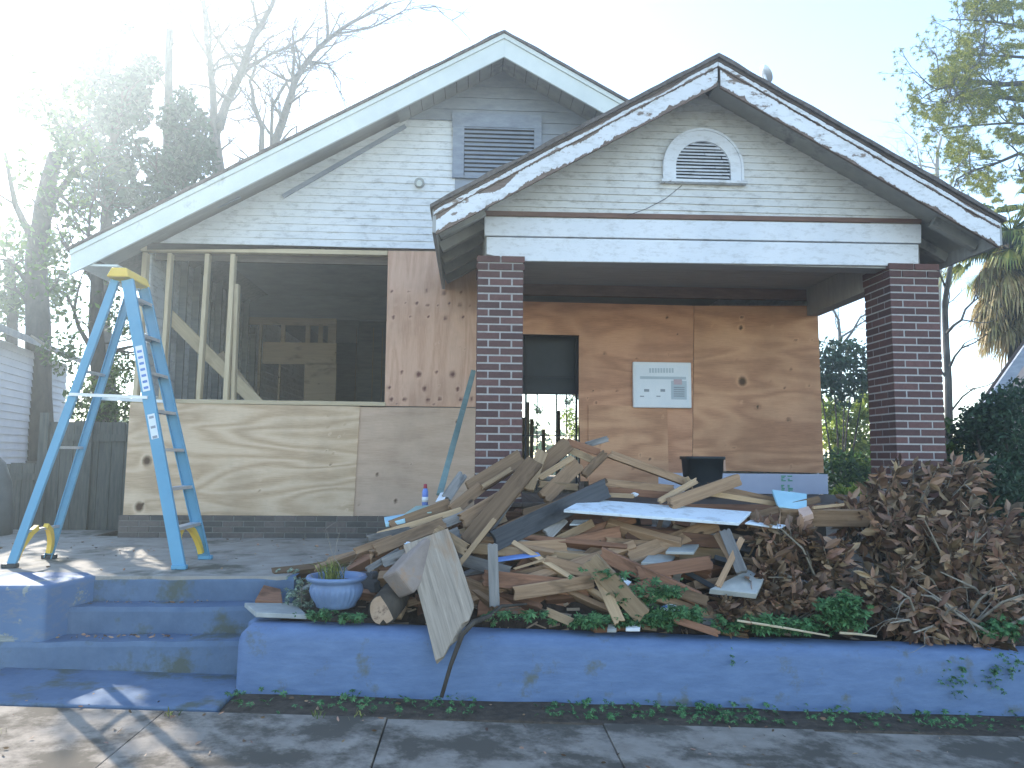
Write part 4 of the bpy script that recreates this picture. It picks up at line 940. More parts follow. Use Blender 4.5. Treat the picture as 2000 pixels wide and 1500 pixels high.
flat4('blue_panel', 'bluep', ((1010,1066,5.4),(1075,1062,5.4),(1080,1050,5.5),(1020,1048,5.5)), .01, 'blue panel corner under the dark beam, higher of the two', 'panel')
flat4('green_panel', 'greenp', ((790,1003,5.6),(842,1000,5.6),(865,985,5.9),(812,988,5.9)), .01, 'pale green flat panel on the left top of the pile', 'panel')
flat4('foam_scrap', 'foam', ((752,1022,5.5),(790,1014,5.5),(794,1003,5.7),(750,1010,5.7)), .03, 'light blue foam scrap left of the pale green panel', 'foam scrap')
flat4('foam_scrap', 'foam', ((1520,988,5.6),(1576,998,5.6),(1576,964,5.8),(1508,956,5.8)), .02, 'light blue foam piece propped below the white base strip', 'foam scrap')
flat4('insulation_scrap', 'pink', ((1566,1010,5.5),(1588,1002,5.5),(1579,988,5.6),(1557,994,5.6)), .05, 'small pinkish offcut below the light blue foam piece', 'scrap')
flat4('paper_scrap', 'paper', ((850,980,5.7),(868,974,5.7),(876,960,5.85),(860,962,5.85)), .006, 'white paper scrap at the foot of the green leaning board', 'paper')
flat4('paper_scrap', 'paper', ((1206,1138,5.05),(1222,1150,5.05),(1234,1136,5.1),(1216,1128,5.1)), .004, 'white paper scrap behind the torn tan post', 'paper')
flat4('foam_scrap', 'white', ((1222,1228,4.86),(1250,1228,4.86),(1252,1214,4.94),(1224,1216,4.94)), .02, 'white foam chip on top of the blue wall', 'foam scrap')
flat4('foam_scrap', 'paleb', ((1186,1230,4.86),(1204,1230,4.86),(1204,1217,4.94),(1188,1217,4.94)), .02, 'yellowish chip on the wall left of the white foam chip', 'foam scrap')
flat4('stone_slab', 'paleb', ((500,1196,4.95),(600,1200,4.95),(575,1178,5.3),(478,1177,5.3)), .03, 'thin grey slab lying on the left end of the low wall beside the steps', 'slab')
flat4('brick_piece', 'red', ((498,1172,5.3),(552,1176,5.3),(548,1150,5.5),(515,1142,5.5)), .04, 'reddish broken piece at the right end of the steps', 'brick piece')
def crumple(name, q, r, mat, mat2, label, cat):
    c = q; m = MB(); rr = random.Random(label); n1, n2 = 8, 6; vs = []
    for j in range(n2+1):
        for i in range(n1):
            t = 2*math.pi*i/n1; f = math.pi*j/n2; k = r*rr.uniform(.7, 1.15)
            vs.append(c + Vector((k*1.3*math.sin(f)*math.cos(t), k*math.sin(f)*math.sin(t), k*.6*math.cos(f))))
    fs = [(j*n1+i, j*n1+(i+1)%n1, (j+1)*n1+(i+1)%n1, (j+1)*n1+i) for j in range(n2) for i in range(n1)]
    m.add(vs, fs); m.k = [1 if rr.random() < .3 else 0 for _ in fs]; o = m.build(name, [M[mat], M[mat2]], origin=c); return tag(o, label, cat)
crumple('litter', P(1310, 1190, 4.98), .05, 'paper', 'bluep', 'crumpled blue and white wrapper among the weeds on the wall', 'litter')
crumple('litter', G(1306, 1358, -.07)+Vector((0,0,.015)), .042, 'paper', 'foam', 'crumpled blue and white litter on the sidewalk at the wall foot', 'litter')
crumple('litter', P(1240, 966, 5.7), .028, 'paper', 'paper', 'small white crumpled scrap on the pile above the white board', 'litter')
crumple('litter', P(1500, 1002, 5.6), .035, 'paper', 'bluep', 'white and blue crumpled scrap right of the white board', 'litter')
crumple('litter', P(798, 1062, 5.2), .022, 'paper', 'foam', 'tiny bright scrap above the square timber block', 'litter')
# timber block with end grain, log
tb = thing('timber_block', 'short heavy squared timber with its sawn end facing the street, beside the flowerpot', 'timber', P(782, 1130, 5.0))
a = P(776, 1143, 4.93); b = P(838, 1075, 5.16); m = MB(); m.bar(a, b, .19, .18, Vector((-.45, .1, 1))); bevel(m.build('block', M['blockw'], tb), .02, 3)
d = (a-b).normalized(); m = MB(); m.bar(a+d*.001, a+d*.003, .15, .14, Vector((-.45, .1, 1))); m.build('sawn_end', M['blockw'], tb)
lg = thing('cut_log', 'round cut log showing its pale sawn face left of the wide plank', 'log', P(749, 1191, 4.97))
c = P(749, 1191, 4.94); m = MB(); m.tube([c, c+Vector((.05, .5, .03))], [.098, .105], 18); m.build('bark', M['bark'], lg, True)
m = MB(); n_ = Vector((0, -1, 0)); vs = [c+Vector((0,-.004,0))]
for k in range(24): t = k*math.pi/12; r = .088*(1+.05*math.sin(3*t+1)-(.35 if abs(k-18) < 1 else 0)); vs.append(c+Vector((r*math.cos(t), -.003, r*math.sin(t))))
m.add(vs, [(0, k+1, (k+1) % 24+1) for k in range(24)]); m.build('sawn_face', M['endgrain'], lg)
# bent branch hanging down the wall, thin stick
m = MB(); pts = [P(1029,1180,4.98), P(980,1184,4.96), P(955,1204,4.85), P(925,1215,4.75), P(902,1240,4.7), P(880,1300,4.66), P(862,1362,4.6)]
m.tube(pts, [.006, .012, .014, .018, .016, .013, .012], 7); tag(m.build('fallen_branch', M['bark'], origin=pts[3], smooth=True), 'crooked dark branch hanging over the blue wall down to the sidewalk', 'branch')
# green painted board leaning on the wall, bottle, bucket
db('greenpole', (925, 724), 7.9, (858, 968), 6.3, 11, .03, 'tall grey green painted board leaning against the plywood left of the brick column', 0, 'board', 'leaning_board')['group'] = 'boards leaning on the house'
bt = thing('spray_can', 'slim blue and white can with a dark red cap below the plywood', 'can', P(830, 985, 6.0))
c = P(830, 988, 6.0); m = MB(); m.lathe(c, [(.020, 0, 0), (.024, .005, 0), (.024, .11, 0), (.014, .135, 0)], 20); m.build('can_body', M['can'], bt, True)
m = MB(); m.lathe(c+Vector((0,0,.1355)), [(.014, 0, 0), (.015, .004, 0), (.013, .034, 0)], 16); m.build('cap', M['redcap'], bt, True)
m = MB(); m.lathe(c, [(.0245, .03, 0), (.0245, .07, 0)], 20); m.build('label', M['white'], bt, True)
bk = thing('bucket', 'black square bin standing on the porch against the plywood', 'bucket', P(1372, 945, 7.3))
c = P(1372, 940, 7.3); m = MB()
for lo, hi, z0, z1 in ((.15, .175, c.z-.12, c.z+.21),):
    vs = []; n = 28
    for r_, z in ((lo, z0), (hi, z1), (hi+.014, z1), (hi+.014, z1+.03), (hi-.006, z1+.03), (lo-.01, z0+.01)):
        for k in range(n):
            t = 2*math.pi*k/n; ct, st_ = math.cos(t), math.sin(t); f = (abs(ct)**6+abs(st_)**6)**(-1/6); vs.append((c.x+r_*ct*f, c.y+r_*st_*f, z))
    m.add(vs, [(j*n+k, j*n+(k+1)%n, (j+1)*n+(k+1)%n, (j+1)*n+k) for j in range(5) for k in range(n)]); m.f.append(tuple(range(5*n, 6*n)))
m.build('tub', M['black'], bk, True)
m = MB(); m.bar((c.x+.195, c.y-.06, c.z+.10), (c.x+.195, c.y-.06, c.z+.21), .03, .02, (0, 1, 0)); m.build('handle', M['pink'], bk)
# flowerpot
pc = P(656, 1186, 5.08)
fp = thing('flowerpot', 'wide fluted blue flowerpot with grass and dry stems on the left end of the wall', 'flowerpot', pc)
m = MB(); m.lathe(pc, [(.10, 0, 0), (.125, .01, 0), (.13, .03, .3), (.155, .07, 1), (.168, .11, 1), (.165, .14, .2), (.155, .155, 0), (.16, .165, 0), (.188, .178, 0), (.196, .192, 0), (.188, .205, 0), (.165, .203, 0), (.155, .175, 0), (.15, .17, 0)], 96, .035, 28)
m.build('pot', M['pot'], fp, True); m = MB(); m.lathe(pc, [(.152, .165, 0), (.08, .172, 0), (.001, .175, 0)], 24); m.build('soil', M['soil'], fp)
# ================================================================== VEGETATION
def leaves(m, c, rad, n, size, rnd, shell=.35, asp=.5, up=0.0):
    c = Vector(c)
    for _ in range(n):
        d = Vector((rnd.gauss(0,1), rnd.gauss(0,1), rnd.gauss(0,1))).normalized(); r = rnd.random()**shell
        p = c + Vector((d.x*rad[0], d.y*rad[1], d.z*rad[2]))*r
        a = Vector((rnd.gauss(0,1), rnd.gauss(0,1), rnd.gauss(0,1)-up)).normalized(); b = a.cross(Vector((rnd.gauss(0,1), rnd.gauss(0,1), rnd.gauss(0,1)))).normalized()
        s_ = size*rnd.uniform(.6, 1.3); a = a*s_; b = b*(s_*asp)
        k = len(m.v); m.v += [p-a, p-b*.9+a*.1, p+a, p+b*.9+a*.1]; m.f.append((k, k+1, k+2, k+3))
def twig(m, p, d, L, r, lev, rnd, droop=0, kids=3, tips=None):
    pts = [p]; n = 4
    for i in range(n):
        d = (d + Vector((rnd.gauss(0,.18), rnd.gauss(0,.18), rnd.gauss(0,.18)-droop))).normalized(); pts.append(pts[-1]+d*L/n)
    m.tube(pts, [r*(1-.7*i/n) for i in range(n+1)], 5 if r > .02 else 3, False)
    if tips is not None and lev <= 1: tips.append(pts[-1])
    if lev <= 0: return
    for k in range(kids):
        q = rnd.randint(1, n); e = (d + Vector((rnd.gauss(0,.6), rnd.gauss(0,.6), rnd.gauss(0,.6)))).normalized()
        twig(m, pts[q], e, L*rnd.uniform(.5, .75), r*.5, lev-1, rnd, droop, kids, tips)
THK = .8
def limbs(m, lines, rnd, lev=2, kids=3, tips=None, every=1, L=.9, dens=1.0):
    for pts, Y, r0, r1 in lines:
        w_ = []; n = len(pts)
        for i, p in enumerate(pts):
            yy = Y + .35*math.sin(i*1.7+pts[0][0]) if i else Y; w_.append(P(p[0], p[1], yy))
        # smooth subdivide
        q = []
        for i in range(n-1):
            for t in (0, .5): q.append(w_[i].lerp(w_[i+1], t) + (Vector((rnd.gauss(0,.02), 0, rnd.gauss(0,.02))) if t else Vector()))
        q.append(w_[-1]); N_ = len(q)
        m.tube(q, [(r0+(r1-r0)*i/(N_-1))*THK for i in range(N_)], 8)
        for i in range(2, N_, every):
            for _ in range(kids):
                if rnd.random() > dens: continue
                d = ((q[i]-q[i-1]).normalized() + Vector((rnd.gauss(0,.7), rnd.gauss(0,.5), rnd.gauss(.15,.6)))).normalized()
                twig(m, q[i], d, L*rnd.uniform(.6, 1.2), max(.014, (r0+(r1-r0)*i/(N_-1))*.36), lev, rnd, 0, 3, tips)
def tree(name, label, cat, base_px, Y, lines, bark, seed, lev=2, kids=2, group=None, crowns=None, leafm=None, lsize=.1, L=.9, every=2, dens=1.0, vine=None):
    rnd = random.Random(seed); b = P(base_px, 900, Y); base = Vector((b.x, Y, .3))
    t = thing(name, label, cat, base, group); m = MB(); tips = []
    ln = [(([]+list(l[0])), *l[1:]) for l in lines]
    m.tube([base+Vector((0,0,-.3)), P(*ln[0][0][0], Y)], [ln[0][2]*1.25, ln[0][2]], 9)
    limbs(m, ln, rnd, lev, kids, tips, every, L, dens); m.build('trunk', M[bark], t, True)
    if crowns:
        m = MB()
        for px, py, rp, n, *o in crowns:
            yy = Y + rnd.uniform(-.8, .8); r = rp*yy/F; leaves(m, P(px, py, yy), (r, r*.9, r*(o[0] if o else 1)), n, lsize, rnd)
        for tp in tips:
            if leafm and rnd.random() < .07: leaves(m, tp, (.25, .25, .25), 6, lsize, rnd)
        m.build('crown', M[leafm], t)
    return t
random.seed(11)
BG = 'trees beyond the house on the left'
tree('bare_tree', 'bare forked tree rising behind the left slope of the roof, nearer the palms', 'tree', 425, 15, [
  (((425,600),(427,330),(418,240)), 15, .17, .13), (((416,250),(415,170),(410,110),(402,50),(399,-30)), 15, .10, .04), (((428,250),(445,195),(472,140),(492,80),(512,45),(540,-10)), 15, .12, .05),
  (((472,145),(440,100),(412,62),(402,20)), 15, .05, .02), (((412,120),(380,70),(350,20),(335,-30)), 15, .045, .02), (((505,55),(495,10),(490,-30)), 15, .05, .02), (((480,130),(530,105),(590,75),(620,30)), 15, .045, .015)], 'barkgrey', 3, 3, 2, BG, L=1.0, every=1)
tree('bare_tree', 'bare spreading tree with thin twigs just left of the main roof peak', 'tree', 520, 15.5, [
  (((520,600),(522,330),(540,270),(562,205),(575,160),(600,120),(640,78),(690,42),(760,8)), 15.5, .14, .03), (((512,330),(512,250),(495,200),(488,160),(500,110)), 15.5, .08, .03),
  (((575,170),(575,110),(572,60)), 15.5, .05, .02), (((600,120),(640,125),(665,160)), 15.5, .04, .015), (((640,78),(638,30),(635,-30)), 15.5, .045, .02), (((660,66),(730,52),(790,20),(850,12)), 15.5, .03, .008), (((530,290),(532,210),(560,160),(610,130),(650,90)), 15.5, .05, .02)], 'barkgrey', 8, 3, 2, BG, L=1.0, every=1)
tree('bare_pole_tree', 'tall thin straight trunk above the vine covered trees', 'tree', 328, 14.5, [(((328,600),(327,250),(330,100),(337,-40)), 14.5, .11, .08), (((328,180),(300,130),(285,60)), 14.5, .03, .01)], 'barkgrey', 5, 1, 1, BG, L=.5)
tree('vine_covered_tree', 'dense vine covered tree mass right beside the left roof edge', 'tree', 365, 14, [(((365,600),(362,420),(365,250)), 14, .14, .08)], 'bark', 6, 1, 1, BG,
  [(365,250,48,900),(372,310,52,1000),(345,355,52,900),(360,200,30,260),(325,330,45,650),(300,400,50,700),(395,290,26,260),(335,235,30,260)], 'leafdk', .07, every=3)
tree('vine_covered_tree', 'pale hazy tree crown just left of the straight thin trunk', 'tree', 235, 14.5, [(((200,640),(210,400),(225,250),(245,170)), 14.5, .16, .06)], 'bark', 9, 1, 1, BG,
  [(288,135,30,420),(262,165,36,500),(235,205,60,1100),(200,260,48,700),(215,330,50,750),(185,130,40,420),(228,35,34,360),(200,85,34,360),(260,215,40,520),(265,300,40,420),(250,390,50,600),(180,380,40,420)], 'leafdk', .075, every=3)
tree('evergreen_tree', 'tall dark evergreen at the far left edge under the sun', 'tree', 78, 13, [(((80,900),(75,640),(70,500),(85,400),(110,300)), 13, .27, .14), (((85,420),(150,330),(190,280)), 13, .09, .03), (((70,480),(30,400),(10,300)), 13, .09, .03)], 'bark', 12, 2, 1, BG,
  [(60,330,50,60),(125,380,52,160),(10,400,50,40),(130,250,44,420),(70,200,40,130),(160,420,40,160),(150,180,36,200),(50,110,40,90),(150,300,46,420),(60,480,50,130)], 'leaf', .07, every=3)
tree('evergreen_tree', 'leafy tree with a dark trunk behind the wooden fence and ladder', 'tree', 193, 10.5, [(((196,900),(192,700),(190,560),(185,470)), 10.5, .15, .08), (((192,600),(230,540),(260,480)), 10.5, .05, .02), (((190,560),(150,500),(120,470)), 10.5, .05, .02)], 'bark', 14, 2, 2, BG,
  [(235,520,50,560),(150,480,55,230),(90,540,50,90),(240,620,42,420),(150,600,50,120),(120,690,45,260),(230,720,42,520),(180,780,50,620),(230,800,40,480)], 'leaf', .042, every=3)
tree('evergreen_tree', 'leafy tree above the roof of the small neighbouring house', 'tree', 20, 16, [(((20,800),(25,600),(20,500)), 16, .16, .08)], 'bark', 15, 1, 1, BG,
  [(30,480,50,200),(20,560,55,420),(70,600,45,220),(110,560,40,240),(100,480,40,200),(-10,620,50,300)], 'leaf', .09, every=3)
# right side
RG = 'trees and bushes right of the porch'
rnd = random.Random(31)
pt = thing('pine_tree', 'sunlit pine with yellow green needle tufts at the upper right corner', 'tree', (P(2080, 900, 12).x, 12, .2), RG)
m = MB(); tips = []
ln = [(((2080,900),(2075,400),(2060,100),(2050,-60)), 12, .2, .12), (((2060,160),(1960,165),(1890,160),(1830,175)), 12, .07, .02), (((2060,205),(1960,190),(1900,186),(1850,200)), 12, .06, .02), (((2065,320),(1990,300),(1930,325),(1868,350)), 12, .05, .012),
  (((2050,60),(1980,50),(1920,40)), 12, .05, .015), (((2055,0),(1980,-10),(1930,20)), 12, .05, .015), (((2060,110),(1970,110),(1870,110)), 12, .045, .012), (((2060,250),(1970,240),(1850,250)), 12, .04, .012)]
limbs(m, ln, rnd, 3, 3, tips, 1, .6); m.build('trunk', M['barkgrey'], pt, True)
m = MB()
def tuft(m, p, n, L, rnd, wd=.008):
    for _ in range(n):
        d = Vector((rnd.gauss(0,1), rnd.gauss(0,1), rnd.gauss(.15,1))).normalized(); s_ = d.cross(Vector((rnd.random(), rnd.random(), rnd.random()))).normalized()*wd; k = len(m.v)
        m.v += [p-s_, p+s_, p+d*L*rnd.uniform(.7,1.1)]; m.f.append((k, k+1, k+2))
edge = [(0,1880),(60,1855),(110,1810),(170,1770),(200,1775),(230,1800),(280,1840),(330,1880),(400,1900)]
cnt = 0
while cnt < 1500:
    py = rnd.uniform(-20, 420); px = rnd.uniform(1755, 2035); e = [b for a, b in edge if a <= max(0, py)][-1]
    if px < e+8 or mnoise.noise(Vector((px*.02, py*.03, 2))) < -.02 + (.12 if px > 1930 and py < 250 else 0) + (.15 if py > 310 else 0): continue
    yy = 12+rnd.uniform(-.9, .9); p = P(px, py, yy); d = Vector((-.8, rnd.gauss(0,.3), rnd.gauss(.1,.5)))
    for q in range(3): tuft(m, p+d*.03*q, 12, .062, rnd, .0045)
    cnt += 1
for tp in tips[::2]: tuft(m, tp, 16, .07, rnd, .0045)
m.build('needles', M['needle'], pt)
def frond(m, o, d, L, rnd, fan=26, dr=.5):
    d = d.normalized(); pts = [o + d*L*t + Vector((0,0,-dr*L*t*t*.5)) for t in (0, .25, .5, .75, 1)]; m.tube(pts, [.015, .012, .010, .008, .006], 4, False)
    e = (pts[-1]-pts[-2]).normalized(); s_ = e.cross(Vector((0,0,1)));
    if s_.length < .05: s_ = Vector((1, 0, 0))
    s_.normalize()
    for i in range(fan):
        a = (i/(fan-1)-.5)*2.6; q = (e*math.cos(a) + s_*math.sin(a)).normalized(); n_ = Vector((0,0,1)).cross(q)
        if n_.length < .05: n_ = Vector((0,1,0))
        n_ = n_.normalized()*.016; l = .52*(1-.25*abs(a))*rnd.uniform(.85, 1.1); p0 = pts[-1]; p1 = p0+q*l*.6; p2 = p1+(q*.5+Vector((0,0,-.75)))*l*.45; k = len(m.v)
        m.v += [p0-n_*.3, p0+n_*.3, p1+n_, p1-n_, p2]; m.f += [(k, k+1, k+2, k+3), (k+3, k+2, k+4)]
pl = thing('palm_tree', 'shaggy palm with a hanging skirt of dead yellow fronds at the right edge', 'palm', (P(1985, 900, 11).x, 11, .2), RG)
hub = P(1975, 455, 11); m = MB(); m.tube([Vector((hub.x+.1, 11, .1)), Vector((hub.x+.06, 11, 2)), hub], [.2, .17, .16], 12); m.build('trunk', M['bark'], pl, True)
m = MB()
for k in range(64):
    a = rnd.uniform(0, 6.283); el = rnd.uniform(-.5, 1.1); frond(m, hub, Vector((math.cos(a)*math.cos(el), math.sin(a)*math.cos(el), math.sin(el))), rnd.uniform(.4, .8), rnd)
m.build('fronds', M['palm'], pl); m = MB()
for k in range(120):
    a = rnd.uniform(0, 6.283); o = hub+Vector((0, 0, -rnd.uniform(.0, 1.15))); frond(m, o, Vector((math.cos(a)*.7, math.sin(a)*.7, -.75)), rnd.uniform(.3, .65), rnd, 18, .3)
m.build('dead_fronds', M['deadpalm'], pl)
tree('bare_tree', 'slender bare tree directly behind the right brick column', 'tree', 1850, 11, [
  (((1852,900),(1852,740),(1846,620),(1850,560),(1866,490),(1872,420)), 11, .075, .03), (((1850,650),(1878,625),(1900,590),(1912,550)), 11, .03, .01), (((1856,715),(1878,680),(1925,655)), 11, .025, .008), (((1860,800),(1900,760),(1960,735)), 11, .02, .006), (((1850,580),(1830,520),(1835,440)), 11, .02, .008)], 'barkgrey', 18, 2, 1, RG, L=.5, every=2)
tree('bare_tree', 'hazy bare tree with fine pale twigs between the pine and the roof', 'tree', 1830, 22, [(((1830,800),(1835,500),(1830,330),(1838,270)), 22, .12, .05), (((1830,420),(1870,330),(1890,260)), 22, .06, .02), (((1832,400),(1800,330),(1790,280)), 22, .05, .02)], 'twig', 19, 3, 2, RG, L=1.1, every=2)
tree('bare_tree', 'low bare branches seen through the porch opening', 'tree', 1640, 20, [(((1640,800),(1640,650),(1625,600)), 20, .08, .03), (((1640,680),(1680,620),(1720,590)), 20, .05, .015), (((1640,660),(1670,640),(1710,610)), 20, .04, .012)], 'barkgrey', 22, 2, 3, RG, L=.8, every=1)
def bush(name, label, base_px, Y, blobs, leafm, lsize, seed, group=None, zbase=.35, stem='bark'):
    rnd = random.Random(seed); b = P(base_px, 900, Y); t = thing(name, label, 'bush' if 'bush' in name or 'shrub' in name else 'tree', (b.x, Y, zbase), group)
    m = MB(); st_ = MB()
    for px, py, rp, n, *o in blobs:
        yy = Y+rnd.uniform(-.35, .35); c = P(px, py, yy); r = rp*yy/F; leaves(m, c, (r, r, r*(o[0] if o else 1)), n, lsize, rnd, .45)
        st_.tube([Vector((b.x+rnd.uniform(-.1,.1), Y, zbase-.1)), Vector(((b.x+c.x)/2, yy, (zbase+c.z)/2-.05)), c], [.03, .02, .008], 5)
    st_.build('stems', M[stem], t); m.build('foliage', M[leafm], t); return t
bush('evergreen_tree', 'dark round evergreen crown seen past the porch corner', 1640, 14, [(1625,700,45,420),(1670,690,34,260),(1600,740,45,400),(1690,740,30,200),(1650,750,45,400)], 'leafdk', .07, 41, RG)
bush('shrub', 'yellow green sunlit shrub behind the porch, left of the right column', 1670, 15.5, [(1660,820,40,500),(1700,800,34,460),(1630,850,34,420),(1690,870,40,500),(1725,840,30,300),(1650,900,30,300),(1620,800,30,300),(1700,760,26,220),(1680,920,40,400)], 'leafyel', .07, 42, RG)
bush('shrub', 'darker green shrub low behind the porch floor', 1665, 12.5, [(1640,910,38,380),(1690,920,44,420),(1720,880,30,240),(1640,960,34,300),(1700,970,34,300)], 'leaf', .06, 43, RG)
bush('shrub', 'bright green leaves at the foot of the porch gap', 1655, 9.3, [(1640,965,18,110),(1670,962,20,130),(1700,972,16,80)], 'leafyel', .04, 44, RG)
bush('bush', 'big dark green bush at the right edge in front of the neighbouring roof', 1950, 6.7, [(1960,795,46,900),(2005,780,50,900),(1905,825,40,600),(1900,860,46,1120),(1950,840,50,1240),(1990,880,60,1400),(1890,930,46,1040),(1940,950,60,1600),(2000,980,60,1400),(1905,1010,50,1200),(1965,1050,60,1400),(2040,930,70,1200),(2040,1050,70,1200),(1870,990,30,480),(1925,810,26,320)], 'leafdk', .028, 45, RG)
bush('bush', 'green bush left of the right brick column foot', 1840, 7.3, [(1850,830,16,80),(1868,880,26,220),(1860,940,28,260)], 'leaf', .03, 46, RG)
# backyard seen through the doorway, low far green
bush('shrub', 'yellow sunlit shrub seen through the barred doorway', 1110, 22, [(1112,815,20,170),(1122,838,18,140)], 'leafyel', .06, 47)
bush('evergreen_tree', 'small dark tree seen through the barred doorway', 1120, 26, [(1112,785,12,60),(1124,770,12,60),(1050,800,12,50),(1040,835,14,80)], 'leaf', .07, 48)
m = MB(); rnd = random.Random(50)
for k in range(150):
    x = rnd.uniform(-60, 60); y = rnd.uniform(34, 48); r = rnd.uniform(1, 2.1)*(1.7 if x < -12 else 1); leaves(m, (x, y, r*.7), (r*1.4, r, r), 130, .22, rnd, .4)
tag(m.build('far_trees', M['leaf']), 'far low belt of trees behind the houses', 'trees', kind='stuff')

# ---- fence, neighbouring houses, covered thing
fe = thing('wooden_fence', 'dark board fence between the house and the left neighbour', 'fence', (P(150, 900, 8.95).x, 8.95, .5))
m = MB(); x = P(92, 900, 8.95).x; xe = P(246, 900, 8.95).x; zt = P(150, 824, 8.95).z
while x < xe: m.box((x, 8.95, .45), (x+.135, 8.975, zt+random.uniform(-.015,.015))); x += .142
m.build('boards', M['fence'], fe)
for px, dz in ((84, .1), (170, -.02)):
    m = MB(); q = P(px, 900, 8.93).x; m.box((q-.05, 8.9, .4), (q+.05, 8.948, zt+dz)); m.build('post', M['fence'], fe)
m = MB(); m.box((P(92,900,8.9).x, 8.92, zt-.22), (xe, 8.949, zt-.14)); m.build('rail', M['fence'], fe)
f2 = thing('wooden_fence', 'shorter dark fence run at the far left in front of the white neighbouring house', 'fence', (P(0, 900, 9.6).x, 9.6, .4))
m = MB(); x = P(-120, 900, 9.6).x; xe = P(84, 900, 9.6).x; zt = P(40, 905, 9.6).z
while x < xe: m.box((x, 9.6, .4), (x+.135, 9.625, zt+random.uniform(-.01,.01))); x += .142
m.build('boards', M['fence'], f2); m = MB(); m.box((P(-120,900,9.6).x, 9.57, zt-.2), (xe, 9.598, zt-.12)); m.build('rail', M['fence'], f2)
nh = thing('neighbour_house', 'small white clapboard house with a low roof at the left edge', 'house', P(60, 900, 13))
a, b = P(-90, 590, 9.9), P(131, 712, 14.6); hN = b.z; a.z = hN; dn = (b-a); dn.z = 0; dn.normalize(); nn = Vector((dn.y, -dn.x, 0)); Ln = (Vector((b.x,b.y,0))-Vector((a.x,a.y,0))).length
m = MB(); z = .2
while z < hN:
    z1 = min(z+.115, hN)
    for u0, u1 in ((0, Ln),):
        p0 = Vector((a.x, a.y, 0)); m.add([p0+nn*.02+Vector((0,0,z)), p0+dn*Ln+nn*.02+Vector((0,0,z)), p0+dn*Ln+Vector((0,0,z1)), p0+Vector((0,0,z1)), p0+Vector((0,0,z)), p0+dn*Ln+Vector((0,0,z))], [(0,1,2,3),(4,5,1,0)])
    z = z1
m.build('siding', M['nsiding'], nh)
m = MB(); p0 = Vector((a.x, a.y, 0)); q = -nn*6; vs = [p0-nn*.01, p0+dn*Ln, p0+dn*Ln+q, p0+q]; m.add([v+Vector((0,0,.1)) for v in vs] + [v+Vector((0,0,hN)) for v in vs], [(0,1,5,4),(1,2,6,5),(2,3,7,6),(3,0,4,7)]); m.build('wall', M['nsiding'], nh)
m = MB(); e = nn*.3; T = Vector((0,0,hN)); up_ = Vector((0,0,1.3)); p1 = p0+dn*(Ln+.3)
m.add([p0-dn+e+T, p1+e+T, p1-nn*3+T+up_, p0-dn-nn*3+T+up_, p0-dn+e+T+Vector((0,0,.1)), p1+e+T+Vector((0,0,.1)), p1-nn*3+T+up_+Vector((0,0,.1)), p0-dn-nn*3+T+up_+Vector((0,0,.1)), p1-nn*6.3+T, p0-dn-nn*6.3+T], [(0,3,2,1),(4,5,6,7),(0,1,5,4),(1,2,6,5),(6,2,8),(2,3,9,8),(6,8,9,7)]); m.build('roof', M['nroof'], nh)
lb = MB(); lb.tube([P(60,655,11.5), P(85,672,11.6), P(110,690,11.9), P(140,705,12.2)], [.02,.025,.02,.01], 5); tag(lb.build('fallen_branch', M['twig'], origin=P(85,672,11.6)), 'pale bare branch lying along the small neighbouring roof', 'branch')
cv = MB(); c = P(-62, 1010, 8.3); c.z = ZS
cv.lathe(c, [(.40, 0, 0), (.40, .3, .2), (.37, .55, .5), (.30, .75, .5), (.18, .88, .2), (.02, .93, 0)], 28, .04, 5); tag(cv.build('covered_grill', M['tarp'], origin=c, smooth=True), 'rounded grey covered object on the concrete at the left edge', 'covered object')
rh = thing('neighbour_house', 'neighbouring house on the right showing its steep dark roof edge and pinkish wall', 'house', P(2000, 900, 10))
q0, q1 = P(1890, 850, 10), P(2090, 565, 10)
m = MB(); m.bar(q0, q1, .15, .04, (0, 0, 1)); m.build('roof_edge', M['greytrim'], rh)
ed = (((q0+q1)/2-EYE).normalized()+Vector((.12,0,0))).normalized()*7; u3 = Vector((0, .26, 0))
m = MB(); vs = [q0+u3, q1+u3, q1+u3+ed, q0+u3+ed]; m.add([v+Vector((0,0,-.07)) for v in vs] + vs, [(0,3,2,1),(4,5,6,7),(0,1,5,4),(1,2,6,5),(2,3,7,6),(3,0,4,7)]); m.build('roof', M['shingle'], rh)
m = MB(); x0 = P(1925, 900, 10).x; zr = lambda x: q0.z+(q1.z-q0.z)*(x-q0.x)/(q1.x-q0.x)-.08
m.prism([(x0, .1), (q1.x, .1), (q1.x, zr(q1.x)), (x0, zr(x0))], 10.05, 10.2); m.build('wall', M['pinkwall'], rh)

# ---- dead magnolia brush: each cut branch with its own leaves
def dleaf(m, p, d, L, rnd):
    d = d.normalized(); s_ = d.cross(Vector((rnd.gauss(0,1), rnd.gauss(0,1), rnd.gauss(0,1)))).normalized(); n_ = s_.cross(d); cu = rnd.uniform(-.5, .5); k = len(m.v); wd = L*rnd.uniform(.13, .23); fo = rnd.uniform(.1, .6)*wd
    c = [p, p+d*L*.33+n_*cu*L*.12, p+d*L*.68+n_*cu*L*.38, p+d*L*.98+n_*cu*L*.8]
    m.v += [c[0], c[1], c[2], c[3], c[1]+s_*wd+n_*fo, c[2]+s_*wd*.9+n_*fo, c[1]-s_*wd+n_*fo, c[2]-s_*wd*.9+n_*fo]
    m.f += [(k, k+4, k+1), (k+1, k+4, k+5, k+2), (k+2, k+5, k+3), (k, k+1, k+6), (k+1, k+2, k+7, k+6), (k+2, k+3, k+7)]
